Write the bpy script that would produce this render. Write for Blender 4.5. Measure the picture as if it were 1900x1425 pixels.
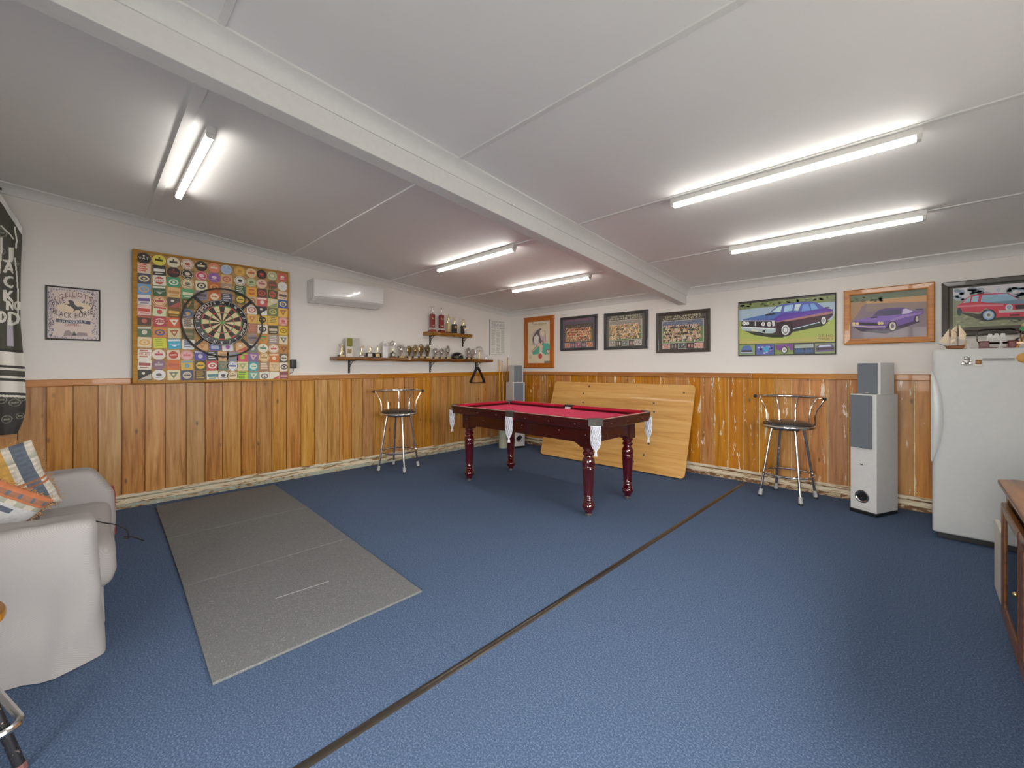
import bpy, math, random
from mathutils import Vector, Matrix
random.seed(7)
R = math.radians
for o in list(bpy.data.objects): bpy.data.objects.remove(o)
sc = bpy.context.scene
col = sc.collection

# ------------------------------------------------------------------ camera, world, exposure
CAMY = 44.6
cd = bpy.data.cameras.new('camera'); cam = bpy.data.objects.new('camera', cd); col.objects.link(cam)
cam.location = (0, 0, 1.25); cam.rotation_euler = (R(90), 0, R(CAMY))
cd.sensor_width = 36; cd.lens = 773/1900*36; cd.shift_y = -29.5/1900; cd.clip_start = .05
sc.camera = cam
sc.view_settings.view_transform = 'Standard'; sc.view_settings.look = 'None'
sc.view_settings.gamma = 1; sc.view_settings.use_curve_mapping = False
sc.view_settings.exposure = 0.58
TUBE = 20.0          # fluorescent tube radiance
SKY = 11.0           # overcast daylight through the added door and window
w = bpy.data.worlds.new('world'); sc.world = w; w.use_nodes = True
w.node_tree.nodes['Background'].inputs[0].default_value = (1.0, .985, .955, 1)
w.node_tree.nodes['Background'].inputs[1].default_value = SKY
# room
XA, YB, XR, YF = -5.06, 5.08, .95, -1.2
CZ0, CS = 2.636, .0847
def cz(y): return CZ0 - CS*y
ADDED_DOOR = (-.95, .60, .02, 2.10)     # x0 x1 z0 z1 of the unseen glass door added behind the camera
ADDED_WIN = (.0, 2.6, .92, 1.98)       # y0 y1 z0 z1 of the unseen window added right of the camera
def portal(sx, sy, loc, rot):
    pl = bpy.data.lights.new('daylight_portal', 'AREA'); pl.shape = 'RECTANGLE'; pl.size = sx; pl.size_y = sy
    pl.cycles.is_portal = True
    po = bpy.data.objects.new('daylight_portal', pl); col.objects.link(po); po.location = loc; po.rotation_euler = rot
portal(ADDED_DOOR[1]-ADDED_DOOR[0], ADDED_DOOR[3]-ADDED_DOOR[2], ((ADDED_DOOR[0]+ADDED_DOOR[1])/2, YF-.1, (ADDED_DOOR[2]+ADDED_DOOR[3])/2), (R(90), 0, 0))
portal(ADDED_WIN[1]-ADDED_WIN[0], ADDED_WIN[3]-ADDED_WIN[2], (XR+.1, (ADDED_WIN[0]+ADDED_WIN[1])/2, (ADDED_WIN[2]+ADDED_WIN[3])/2), (R(90), 0, R(90)))

# ------------------------------------------------------------------ colours and materials
K = .62     # light level on walls: photo value / K = surface reflectance
def lin(c): return c/12.92 if c <= .04045 else ((c+.055)/1.055)**2.4
def hx(s):
    s = s.lstrip('#'); return tuple(lin(int(s[i:i+2], 16)/255) for i in (0, 2, 4))
def px(s, k=None):
    k = k or K
    return tuple(min(.9, c/k) for c in hx(s))
MATS = {}
class NT:
    def __init__(s, name):
        s.m = bpy.data.materials.new(name); s.m.use_nodes = True; s.t = s.m.node_tree
        s.b = s.t.nodes['Principled BSDF']
    def n(s, typ, **k):
        nd = s.t.nodes.new(typ)
        for a, v in k.items():
            if a.startswith('i_'):
                key = a[2:]; key = int(key) if key.isdigit() else key.replace('_', ' ')
                nd.inputs[key].default_value = v
            else: setattr(nd, a, v)
        return nd
    def l(s, a, b): s.t.links.new(a, b)
    def coord(s, scale=(1, 1, 1), rand=True):
        tc = s.n('ShaderNodeTexCoord'); mp = s.n('ShaderNodeMapping'); mp.inputs['Scale'].default_value = scale
        if rand:
            oi = s.n('ShaderNodeObjectInfo'); mu = s.n('ShaderNodeMath', operation='MULTIPLY', i_1=57.0); s.l(oi.outputs['Random'], mu.inputs[0])
            ad = s.n('ShaderNodeVectorMath', operation='ADD'); s.l(tc.outputs['Object'], ad.inputs[0]); s.l(mu.outputs[0], ad.inputs[1])
            s.l(ad.outputs[0], mp.inputs['Vector'])
        else: s.l(tc.outputs['Object'], mp.inputs['Vector'])
        return mp.outputs[0]
    def noise(s, vec, scale, detail=4, rough=.55, dist=0):
        nd = s.n('ShaderNodeTexNoise', i_Scale=scale, i_Detail=detail, i_Roughness=rough, i_Distortion=dist); s.l(vec, nd.inputs['Vector']); return nd.outputs['Fac']
    def ramp(s, fac, stops):
        nd = s.n('ShaderNodeValToRGB'); e = nd.color_ramp.elements
        while len(e) < len(stops): e.new(.5)
        for q, (p, c) in zip(e, stops): q.position = p; q.color = (*c, 1) if len(c) == 3 else c
        s.l(fac, nd.inputs[0]); return nd.outputs['Color']
    def mix(s, fac, a, b, mode='MIX'):
        nd = s.n('ShaderNodeMix', data_type='RGBA', blend_type=mode)
        for v, i in ((fac, 0), (a, 6), (b, 7)):
            if hasattr(v, 'is_output'): s.l(v, nd.inputs[i])
            elif isinstance(v, tuple): nd.inputs[i].default_value = (*v, 1)
            else: nd.inputs[i].default_value = v
        return nd.outputs[2]
    def math(s, op, a, b=0.0):
        nd = s.n('ShaderNodeMath', operation=op)
        for i, v in enumerate((a, b)):
            if hasattr(v, 'is_output'): s.l(v, nd.inputs[i])
            else: nd.inputs[i].default_value = v
        return nd.outputs[0]
    def bump(s, h, strength=.3, dist=.01):
        nd = s.n('ShaderNodeBump', i_Strength=strength, i_Distance=dist); s.l(h, nd.inputs['Height']); s.l(nd.outputs[0], s.b.inputs['Normal'])
    def base(s, c):
        if hasattr(c, 'is_output'): s.l(c, s.b.inputs['Base Color'])
        else: s.b.inputs['Base Color'].default_value = (*c, 1)
    def set(s, rough=.5, metal=0, coat=0, spec=.5):
        s.b.inputs['Roughness'].default_value = rough; s.b.inputs['Metallic'].default_value = metal
        s.b.inputs['Coat Weight'].default_value = coat; s.b.inputs['Specular IOR Level'].default_value = spec
def plain(name, c, rough=.5, metal=0, coat=0, spec=.5, var=.06, vs=30):
    t = NT(name); v = t.coord(); f = t.noise(v, vs, 3)
    lo = tuple(x*(1-var) for x in c); hi = tuple(min(1, x*(1+var)) for x in c)
    t.base(t.ramp(f, [(.3, lo), (.7, hi)])); t.set(rough, metal, coat, spec); MATS[name] = t.m; return t.m
def wood(name, dark, mid, light, axis=2, scale=1, rough=.5, coat=0, knots=False, paint=0, paintc=(.8, .75, .62), var=.25):
    t = NT(name)
    sc_ = [14*scale]*3; sc_[axis] = .9*scale
    v = t.coord(tuple(sc_)); g = t.noise(v, 2.2, 6, .6, .6)
    s2 = [60*scale]*3; s2[axis] = 1.5*scale
    g2 = t.noise(t.coord(tuple(s2)), 2, 3)
    c = t.ramp(g, [(.28, dark), (.48, mid), (.72, light)])
    c = t.mix(t.math('MULTIPLY', g2, .35), c, dark)
    oi = t.n('ShaderNodeObjectInfo')
    hsv = t.n('ShaderNodeHueSaturation'); t.l(c, hsv.inputs['Color'])
    t.l(t.math('ADD', t.math('MULTIPLY', oi.outputs['Random'], 2*var), 1-var), hsv.inputs['Value'])
    r2 = t.math('FRACT', t.math('MULTIPLY', oi.outputs['Random'], 7.31))
    t.l(t.math('ADD', t.math('MULTIPLY', r2, .012), .494), hsv.inputs['Hue'])
    r3 = t.math('FRACT', t.math('MULTIPLY', oi.outputs['Random'], 13.7))
    t.l(t.math('ADD', t.math('MULTIPLY', r3, .2), .98), hsv.inputs['Saturation'])
    c = hsv.outputs[0]
    if knots:
        vo = t.n('ShaderNodeTexVoronoi', i_Scale=1.0, i_Randomness=1.0); t.l(t.coord((8, 8, 3.6)), vo.inputs['Vector'])
        k = t.ramp(vo.outputs['Distance'], [(.035, (1, 1, 1)), (.12, (0, 0, 0))])
        kk = t.math('MULTIPLY', k, .75)
        c = t.mix(kk, c, tuple(x*.22 for x in dark))
    if paint:
        pn = t.noise(t.coord((9, 9, 1.6)), 2.4, 8, .68, .4)
        pf = t.ramp(pn, [(.64-.06*paint, (0, 0, 0)), (.66-.06*paint, (1, 1, 1))])
        c = t.mix(t.math('MULTIPLY', pf, .8), c, paintc)
    t.base(c); t.set(rough, 0, coat); t.bump(g, .12, .004); MATS[name] = t.m; return t.m
M = MATS
def build_mats():
    # painted plaster / ceiling
    t = NT('wall_paint'); v = t.coord(rand=False); t.base(t.ramp(t.noise(v, 1.2, 3), [(.3, (.765, .735, .695)), (.7, (.79, .76, .715))])); t.set(.75); t.bump(t.noise(v, 90, 2), .05, .002); M['wall'] = t.m
    t = NT('ceiling_paint'); v = t.coord(rand=False); t.base(t.ramp(t.noise(v, .8, 2), [(.3, (.80, .79, .77)), (.7, (.82, .81, .79))])); t.set(.7); t.bump(t.noise(v, 60, 2), .05, .002); M['ceil'] = t.m
    plain('trimwhite', (.72, .715, .69), .5, var=.02)
    # carpet
    t = NT('carpet'); v = t.coord(rand=False)
    n1 = t.noise(v, 150, 4, .75); n2 = t.noise(v, .9, 3); n3 = t.noise(t.coord((40, 120, 1), False), 3, 3)
    c = t.ramp(n1, [(.32, (.036, .062, .118)), (.5, (.078, .124, .218)), (.68, (.26, .34, .48))])
    c = t.mix(t.math('MULTIPLY', n2, .5), c, (.082, .118, .195)); c = t.mix(t.math('MULTIPLY', n3, .3), c, (.062, .092, .155))
    t.base(c); t.set(.95, spec=.1); t.bump(n1, .6, .006); M['carpet'] = t.m
    # rubber mat
    t = NT('mat_rubber'); v = t.coord(); n1 = t.noise(v, 190, 2, .8); n2 = t.noise(v, 2.2, 3)
    c = t.ramp(n1, [(.35, (.128, .132, .132)), (.60, (.188, .192, .192)), (.72, (.40, .405, .40))])
    c = t.mix(t.math('MULTIPLY', n2, .4), c, (.183, .187, .187)); t.base(c); t.set(.85, spec=.2); t.bump(n1, .4, .003); M['rubbermat'] = t.m
    plain('matedge', (.22, .26, .30), .85)
    wood('pine_a', hx('8c5e30'), hx('bf8c52'), hx('d6ac74'), 2, 1, .42, .15, True, 0, var=.12)
    wood('pine_b', hx('8c5a2a'), hx('bd8244'), hx('d09c5c'), 2, 1, .45, .15, True, .55, var=.10)
    wood('dado_a', hx('8f5c2c'), hx('b57c46'), hx('c4935e'), 1, 1, .4, .2, False, 0, var=.15)
    wood('dado_b', hx('8f5c2c'), hx('b07642'), hx('c08c58'), 0, 1, .4, .2, False, 0, var=.15)
    plain('gap_paint', px('cdbb94'), .8, var=.25, vs=14)
    for nm, ax in (('skirt_a', 1), ('skirt_b', 0)):
        s3 = [26, 26, 26]; s3[ax] = 3
        t = NT(nm); v = t.coord(tuple(s3)); n1 = t.noise(v, 1.6, 7, .65, .5)
        c = t.ramp(n1, [(.36, (.16, .085, .035)), (.43, (.42, .27, .12)), (.47, (.68, .57, .40)), (.60, (.74, .66, .50))])
        t.base(c); t.set(.7); t.bump(n1, .3, .004); M[nm] = t.m
        t = NT(nm+'_low'); v = t.coord((9, 9, 22)); n1 = t.noise(v, 1.5, 7, .65, .5)
        c = t.ramp(n1, [(.33, (.11, .05, .02)), (.42, (.33, .19, .07)), (.47, (.46, .42, .28)), (.53, (.36, .40, .33)), (.66, (.50, .52, .42))] if ax == 1 else
                   [(.36, (.12, .055, .02)), (.50, (.25, .12, .05)), (.54, (.52, .42, .26)), (.66, (.58, .50, .33))])
        t.base(c); t.set(.7); t.bump(n1, .3, .004); M[nm+'_low'] = t.m
    # timber
    wood('shelfwood', hx('3a1d0a'), hx('7a4a1c'), hx('a8722f'), 0, 1.2, .35, .3, False, 0, var=.05)
    wood('shelfwood2', hx('4a260c'), hx('a06a2a'), hx('c8964a'), 0, 1.6, .35, .3, False, 0, var=.05)
    wood('frame_pine', hx('8f5620'), hx('b87a36'), hx('c98f48'), 0, 1, .35, .3, False, 0, var=.1)
    wood('frame_rimu', hx('8a4c1c'), hx('b06a2c'), hx('c07c3a'), 2, 1, .35, .3, False, 0, var=.1)
    wood('plywood', hx('ab7638'), hx('cf9f58'), hx('deb472'), 0, .45, .5, .1, False, 0, var=.03)
    wood('plyedge', hx('8a6432'), hx('b48a4e'), hx('c59a5c'), 0, 3, .6, 0, False, 0, var=.03)
    wood('mahogany', hx('240c0c'), hx('3a1412'), hx('4c1c18'), 0, 1, .3, .25, False, 0, var=.03)
    wood('mahogany_leg', hx('26060a'), hx('460b10'), hx('5a1015'), 2, 1, .13, .9, False, 0, var=.03)
    wood('cabinetwood', hx('4c2a14'), hx('784a28'), hx('8f5f38'), 1, 1, .35, .3, False, 0, var=.06)
    wood('cuewood', hx('b8782e'), hx('d09a4c'), hx('dcae64'), 2, 1, .3, .4, False, 0, var=.1)
    wood('stoolwood', hx('6a4522'), hx('93683c'), hx('a87c4c'), 0, 1.5, .5, .1, False, 0, var=.03)
    wood('redwood', hx('3c0d0a'), hx('6a1c14'), hx('7c2a1c'), 0, 2, .3, .4, False, 0, var=.03)
    wood('shipwood', hx('4a2a12'), hx('7a4a24'), hx('95602f'), 0, 3, .5, 0, False, 0, var=.03)
    wood('board_tan', hx('9a6828'), hx('b98440'), hx('c99a54'), 0, 1, .6, 0, False, 0, var=.02)
    t = NT('cork'); v = t.coord(); n1 = t.noise(v, 60, 5, .7); t.base(t.ramp(n1, [(.3, (.24, .12, .04)), (.5, (.47, .28, .11)), (.7, (.56, .36, .16))])); t.set(.8); M['cork'] = t.m
    # cloth etc
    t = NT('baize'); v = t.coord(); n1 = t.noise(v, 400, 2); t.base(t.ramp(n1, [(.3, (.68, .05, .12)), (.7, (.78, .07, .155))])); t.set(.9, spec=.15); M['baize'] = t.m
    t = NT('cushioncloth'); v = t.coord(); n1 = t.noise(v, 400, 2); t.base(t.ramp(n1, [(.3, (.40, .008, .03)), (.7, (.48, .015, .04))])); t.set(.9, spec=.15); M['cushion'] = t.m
    plain('wornedge', (.52, .36, .28), .6, var=.5, vs=16)
    plain('leather_black', (.055, .05, .042), .35, var=.4, vs=20)
    plain('netcord', (.70, .70, .74), .8); plain('netinner', (.40, .40, .45), .9, var=.35, vs=120)
    plain('brass', (.55, .42, .2), .35, 1); plain('chrome', (.72, .70, .67), .14, 1, var=.04); plain('chrome_dull', (.55, .54, .52), .3, 1)
    plain('vinyl_black', (.030, .026, .022), .30, coat=.2); plain('rubber_black', (.02, .02, .02), .6); plain('rubber_grey', (.42, .42, .42), .5)
    t = NT('slipcover'); v = t.coord((1, 1, 1)); wv = t.n('ShaderNodeTexWave', i_Scale=92.0, i_Distortion=0.0, i_Detail=0.0, bands_direction='DIAGONAL'); t.l(v, wv.inputs['Vector'])
    t.base(t.ramp(wv.outputs['Fac'], [(.0, (.37, .348, .34)), (1., (.425, .40, .39))])); t.set(.9, spec=.2); t.bump(wv.outputs['Fac'], .10, .001); M['slip'] = t.m
    plain('silver_speaker', (.68, .675, .66), .45, .0, var=.03); plain('grille', (.155, .175, .20), .8, var=.12, vs=300); plain('black_plastic', (.012, .012, .013), .4)
    plain('fridge_white', (.53, .54, .525), .42, coat=0, var=.02); plain('fridge_edge', (.58, .59, .575), .3, var=.02)
    plain('white_plastic', (.74, .735, .715), .18, coat=.5, var=.01); plain('white_matt', (.68, .67, .645), .5, var=.02)
    plain('cream_board', (.66, .63, .56), .5, var=.04); plain('darkgrey', (.06, .06, .058), .5)
    plain('frame_black', (.035, .034, .034), .35, coat=.2, var=.1); plain('frame_dkbrown', (.045, .034, .025), .35, coat=.2, var=.2)
    plain('silver_frame', (.55, .55, .56), .3, .6); plain('iron', (.022, .022, .024), .5, .3)
    plain('gold', (.83, .66, .33), .25, 1, var=.1); plain('silver', (.62, .60, .58), .3, 1, var=.25, vs=60); plain('bronze', (.42, .32, .16), .35, 1, var=.35, vs=70); plain('dkbronze', (.22, .18, .09), .4, .9, var=.4, vs=70)
    plain('trophy_red', (.24, .022, .020), .3, coat=.4); plain('goldplaque', (.80, .62, .30), .3, .7); plain('silverplaque', (.80, .78, .72), .3, .6)
    plain('green', (.20, .20, .02), .6); plain('perspex', (.50, .49, .46), .2, coat=.4); plain('red_plastic', (.45, .03, .02), .4)
    plain('sail', (.72, .60, .42), .8, var=.15); plain('porcelain', (.72, .68, .66), .25, coat=.3); plain('paleblue_tube', (.47, .49, .37), .6, var=.1)
    plain('grey_handset', (.13, .125, .11), .3); plain('speckle_black', (.02, .02, .022), .5)
    t = NT('paint_specks'); v = t.coord(); n1 = t.noise(v, 120, 3, .7); t.base(t.ramp(n1, [(.62, (.016, .016, .018)), (.68, (.40, .30, .26))])); t.set(.4); M['specks'] = t.m
    # print: colour comes from the drawn shapes
    for nm, rg, ct in (('print', .55, 0), ('print_gloss', .3, .35), ('fabric_print', .9, 0)):
        t = NT(nm); a = t.n('ShaderNodeAttribute', attribute_name='Col'); f = t.noise(t.coord(rand=False), 140, 3)
        t.base(t.mix(t.math('MULTIPLY', f, .22), a.outputs['Color'], (.25, .23, .2))); t.set(rg, 0, ct, .3); M[nm] = t.m
    plain('hoop_steel', (.055, .05, .044), .45); plain('striplabel', (.30, .295, .285), .5); plain('outside', (.16, .15, .13), .9); plain('orange', (.55, .28, .05), .5); plain('greenglass', (.05, .35, .12), .15, coat=.4); plain('inset', (.16, .19, .17), .15, coat=.3); plain('pinkrubber', (.20, .09, .08), .6); plain('fringe', (.50, .26, .09), .9, var=.3)
    # tube light
    t = NT('tube_glow'); t.base((.9, .9, .9)); t.b.inputs['Emission Color'].default_value = (1.0, .965, .90, 1); t.b.inputs['Emission Strength'].default_value = TUBE; M['tube'] = t.m
    # clear glass: mirror-like at grazing angles, else see-through
    for nm, tint, fr in (('pane', (1, 1, 1), 1.12), ('bottleglass', (.98, .99, .985), 1.3), ('smokeglass', (.16, .16, .15), 1.5)):
        m = bpy.data.materials.new(nm); m.use_nodes = True; nt = m.node_tree; nt.nodes.remove(nt.nodes['Principled BSDF'])
        tr = nt.nodes.new('ShaderNodeBsdfTransparent'); tr.inputs[0].default_value = (*tint, 1)
        gl = nt.nodes.new('ShaderNodeBsdfGlossy'); gl.inputs['Roughness'].default_value = .03
        fn = nt.nodes.new('ShaderNodeFresnel'); fn.inputs[0].default_value = fr
        mx = nt.nodes.new('ShaderNodeMixShader'); nt.links.new(fn.outputs[0], mx.inputs[0]); nt.links.new(tr.outputs[0], mx.inputs[1]); nt.links.new(gl.outputs[0], mx.inputs[2])
        nt.links.new(mx.outputs[0], nt.nodes['Material Output'].inputs[0]); M[nm] = m
build_mats()

# ------------------------------------------------------------------ mesh helpers
class MB:
    def __init__(s): s.v = []; s.f = []; s.c = []; s.m = []
    def add(s, vs, fs, c=None, m=0):
        o = len(s.v); s.v += [tuple(p) for p in vs]
        for f in fs: s.f.append(tuple(i+o for i in f)); s.c.append(c); s.m.append(m)
        return s
    def box(s, x0, x1, y0, y1, z0, z1, c=None, m=0, T=None):
        vs = [Vector((x, y, z)) for z in (z0, z1) for y in (y0, y1) for x in (x0, x1)]
        if T: vs = [T @ p for p in vs]
        return s.add(vs, [(0, 2, 3, 1), (4, 5, 7, 6), (0, 1, 5, 4), (2, 6, 7, 3), (0, 4, 6, 2), (1, 3, 7, 5)], c, m)
    def hexa(s, vs, c=None, m=0):
        return s.add(vs, [(0, 2, 3, 1), (4, 5, 7, 6), (0, 1, 5, 4), (2, 6, 7, 3), (0, 4, 6, 2), (1, 3, 7, 5)], c, m)
    def lathe(s, prof, n=20, T=None, c=None, m=0, sx=1, sy=1):
        vs = []; fs = []; k = len(prof)
        for i in range(n):
            a = 2*math.pi*i/n
            for r, z in prof:
                p = Vector((r*math.cos(a)*sx, r*math.sin(a)*sy, z)); vs.append(T @ p if T else p)
        for i in range(n):
            j = (i+1) % n
            for q in range(k-1): fs.append((i*k+q, j*k+q, j*k+q+1, i*k+q+1))
        if prof[0][0] > 1e-6: fs.append(tuple(i*k for i in reversed(range(n))))
        if prof[-1][0] > 1e-6: fs.append(tuple(i*k+k-1 for i in range(n)))
        return s.add(vs, fs, c, m)
    def cyl(s, p0, p1, r0, r1=None, n=12, c=None, m=0):
        p0, p1 = Vector(p0), Vector(p1); d = p1-p0
        T = Matrix.Translation(p0) @ d.to_track_quat('Z', 'Y').to_matrix().to_4x4()
        return s.lathe([(r0, 0), (r0 if r1 is None else r1, d.length)], n, T, c, m)
    def tube(s, pts, r, n=8, closed=False, c=None, m=0):
        pts = [Vector(p) for p in pts]; k = len(pts); vs = []; fs = []
        up = None
        for i, p in enumerate(pts):
            a = pts[(i-1) % k] if (closed or i > 0) else p; b = pts[(i+1) % k] if (closed or i < k-1) else p
            t = (b-a).normalized()
            if up is None:
                up = Vector((0, 0, 1)) if abs(t.z) < .9 else Vector((1, 0, 0))
            u = t.cross(up).normalized(); w_ = u.cross(t).normalized(); up = w_
            rr = r[i] if isinstance(r, (list, tuple)) else r
            for j in range(n):
                an = 2*math.pi*j/n; vs.append(p + u*math.cos(an)*rr + w_*math.sin(an)*rr)
        for i in range(k if closed else k-1):
            for j in range(n):
                a = i*n+j; b = i*n+(j+1) % n; a2 = ((i+1) % k)*n+j; b2 = ((i+1) % k)*n+(j+1) % n
                fs.append((a, b, b2, a2))
        if not closed: fs.append(tuple(reversed(range(n)))); fs.append(tuple((k-1)*n+j for j in range(n)))
        return s.add(vs, fs, c, m)
    def sphere(s, p, r, n=10, sc_=(1, 1, 1), c=None, m=0, T=None):
        prof = [(math.sin(math.pi*i/n)*r, -math.cos(math.pi*i/n)*r) for i in range(n+1)]
        prof[0] = (0, -r); prof[-1] = (0, r)
        X = Matrix.Translation(p) @ (T or Matrix()) @ Matrix.Diagonal((*sc_, 1))
        return s.lathe(prof, n*2 if n < 8 else 14, X, c, m)
    def prism(s, poly, d0, d1, axis='y', c=None, m=0, T=None):
        n = len(poly); mk = {'y': lambda a, b, d: (a, d, b), 'x': lambda a, b, d: (d, a, b), 'z': lambda a, b, d: (a, b, d)}[axis]
        vs = [Vector(mk(a, b, d0)) for a, b in poly]+[Vector(mk(a, b, d1)) for a, b in poly]
        if T: vs = [T @ p for p in vs]
        fs = [tuple(range(n)), tuple(reversed(range(n, 2*n)))]+[(i, i+n, (i+1) % n+n, (i+1) % n) for i in range(n)]
        return s.add(vs, fs, c, m)
    def soft(s, x0, x1, y0, y1, z0, z1, r, n=10, f=None, c=None, m=0, T=None):
        # box with rounded edges and a finely divided skin; f(point, normal) -> offset point
        C = Vector(((x0+x1)/2, (y0+y1)/2, (z0+z1)/2)); H = Vector(((x1-x0)/2, (y1-y0)/2, (z1-z0)/2))
        ax = []
        for i in range(3):
            h = H[i]; rr = min(r, h*.98); k = max(3, n)
            e = [-h, -h+rr*.15, -h+rr*.45, -h+rr]; inn = [-h+rr+(2*h-2*rr)*q/k for q in range(1, k)]
            ax.append(e+inn+[-q for q in reversed(e)])
        idx = {}; vs = []; fs = []
        def vid(p):
            key = tuple(round(q, 5) for q in p)
            if key in idx: return idx[key]
            P = Vector(p); I = Vector([max(-(H[i]-min(r, H[i]*.98)), min(H[i]-min(r, H[i]*.98), P[i])) for i in range(3)])
            d = P-I; nn = d.normalized() if d.length > 1e-9 else Vector((0, 0, 1))
            Q = I + Vector([nn[i]*min(r, H[i]*.98) for i in range(3)]) + C
            if f: Q = f(Q, nn)
            if T: Q = T @ Q
            idx[key] = len(vs); vs.append(Q); return idx[key]
        for i in range(3):
            j, k = (i+1) % 3, (i+2) % 3
            for sgn in (-1, 1):
                for a in range(len(ax[j])-1):
                    for b in range(len(ax[k])-1):
                        q = []
                        for (aa, bb) in ((a, b), (a+1, b), (a+1, b+1), (a, b+1)):
                            p = [0, 0, 0]; p[i] = sgn*H[i]; p[j] = ax[j][aa]; p[k] = ax[k][bb]; q.append(vid(p))
                        fs.append(tuple(q if sgn > 0 else reversed(q)))
        return s.add(vs, fs, c, m)
    def mesh(s, name, mats, smooth=False):
        me = bpy.data.meshes.new(name); me.from_pydata(s.v, [], s.f)
        for m in (mats if isinstance(mats, (list, tuple)) else [mats]): me.materials.append(M[m] if isinstance(m, str) else m)
        if any(s.m): me.polygons.foreach_set('material_index', s.m)
        if any(c is not None for c in s.c):
            at = me.color_attributes.new('Col', 'FLOAT_COLOR', 'CORNER'); dat = []
            for f, c in zip(s.f, s.c): dat += list((*(c or (.5, .5, .5)), 1.0))*len(f)
            at.data.foreach_set('color', dat)
        me.validate(); me.update()
        if smooth:
            me.polygons.foreach_set('use_smooth', [True]*len(me.polygons))
            try: me.set_sharp_from_angle(angle=R(smooth if smooth is not True else 40))
            except Exception: pass
        return me
    def build(s, name, mats, parent=None, loc=(0, 0, 0), rot=(0, 0, 0), smooth=False, bevel=0, seg=2):
        o = bpy.data.objects.new(name, s.mesh(name, mats, smooth)); col.objects.link(o)
        o.location = loc; o.rotation_euler = rot
        if parent: o.parent = parent
        if bevel:
            b = o.modifiers.new('bevel', 'BEVEL'); b.width = bevel; b.segments = seg; b.limit_method = 'ANGLE'; b.angle_limit = R(40); b.harden_normals = False
        return o
def tag(o, label, cat, group=None, kind=None):
    o['label'] = label; o['category'] = cat
    if group: o['group'] = group
    if kind: o['kind'] = kind
    return o
def thing(name, label, cat, loc=(0, 0, 0), rz=0, group=None, kind=None):
    o = bpy.data.objects.new(name, None); o.empty_display_size = .05; col.objects.link(o); o.location = loc; o.rotation_euler = (0, 0, rz)
    return tag(o, label, cat, group, kind)
def copy_tree(o, parent=None):
    c = o.copy(); col.objects.link(c); c.parent = parent
    for ch in list(o.children): copy_tree(ch, c)
    return c
def inst(src, loc, parent=None, rot=None):
    c = src.copy(); col.objects.link(c); c.location = loc; c.parent = parent
    if rot: c.rotation_euler = rot
    return c
QA = R(90)      # objects on the left wall face +X

# ------------------------------------------------------------------ lettering and flat print
GL = {}
def glyph(ch):
    if ch in GL: return GL[ch]
    cu = bpy.data.curves.new('g', 'FONT'); cu.body = ch; cu.resolution_u = 2; cu.size = 1; cu.fill_mode = 'FRONT'
    ob = bpy.data.objects.new('g', cu); col.objects.link(ob)
    dg = bpy.context.evaluated_depsgraph_get(); me = bpy.data.meshes.new_from_object(ob.evaluated_get(dg))
    vs = [(v.co.x, v.co.y) for v in me.vertices]; fs = [tuple(p.vertices) for p in me.polygons]
    bpy.data.objects.remove(ob); bpy.data.curves.remove(cu); bpy.data.meshes.remove(me)
    x0 = min((v[0] for v in vs), default=0); x1 = max((v[0] for v in vs), default=.2)
    GL[ch] = ([(x-x0, y) for x, y in vs], fs, x1-x0); return GL[ch]
CAPH = max(y for x, y in glyph('H')[0])
def homog(src, dst):
    import numpy as np
    A = []; b = []
    for (x, y), (u, v) in zip(src, dst):
        A.append([x, y, 1, 0, 0, 0, -u*x, -u*y]); b.append(u); A.append([0, 0, 0, x, y, 1, -v*x, -v*y]); b.append(v)
    h = np.linalg.solve(np.array(A, float), np.array(b, float)); h = [float(q) for q in h]
    def f(x, y):
        d = h[6]*x+h[7]*y+1; return ((h[0]*x+h[1]*y+h[2])/d, (h[3]*x+h[4]*y+h[5])/d)
    return f
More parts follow.
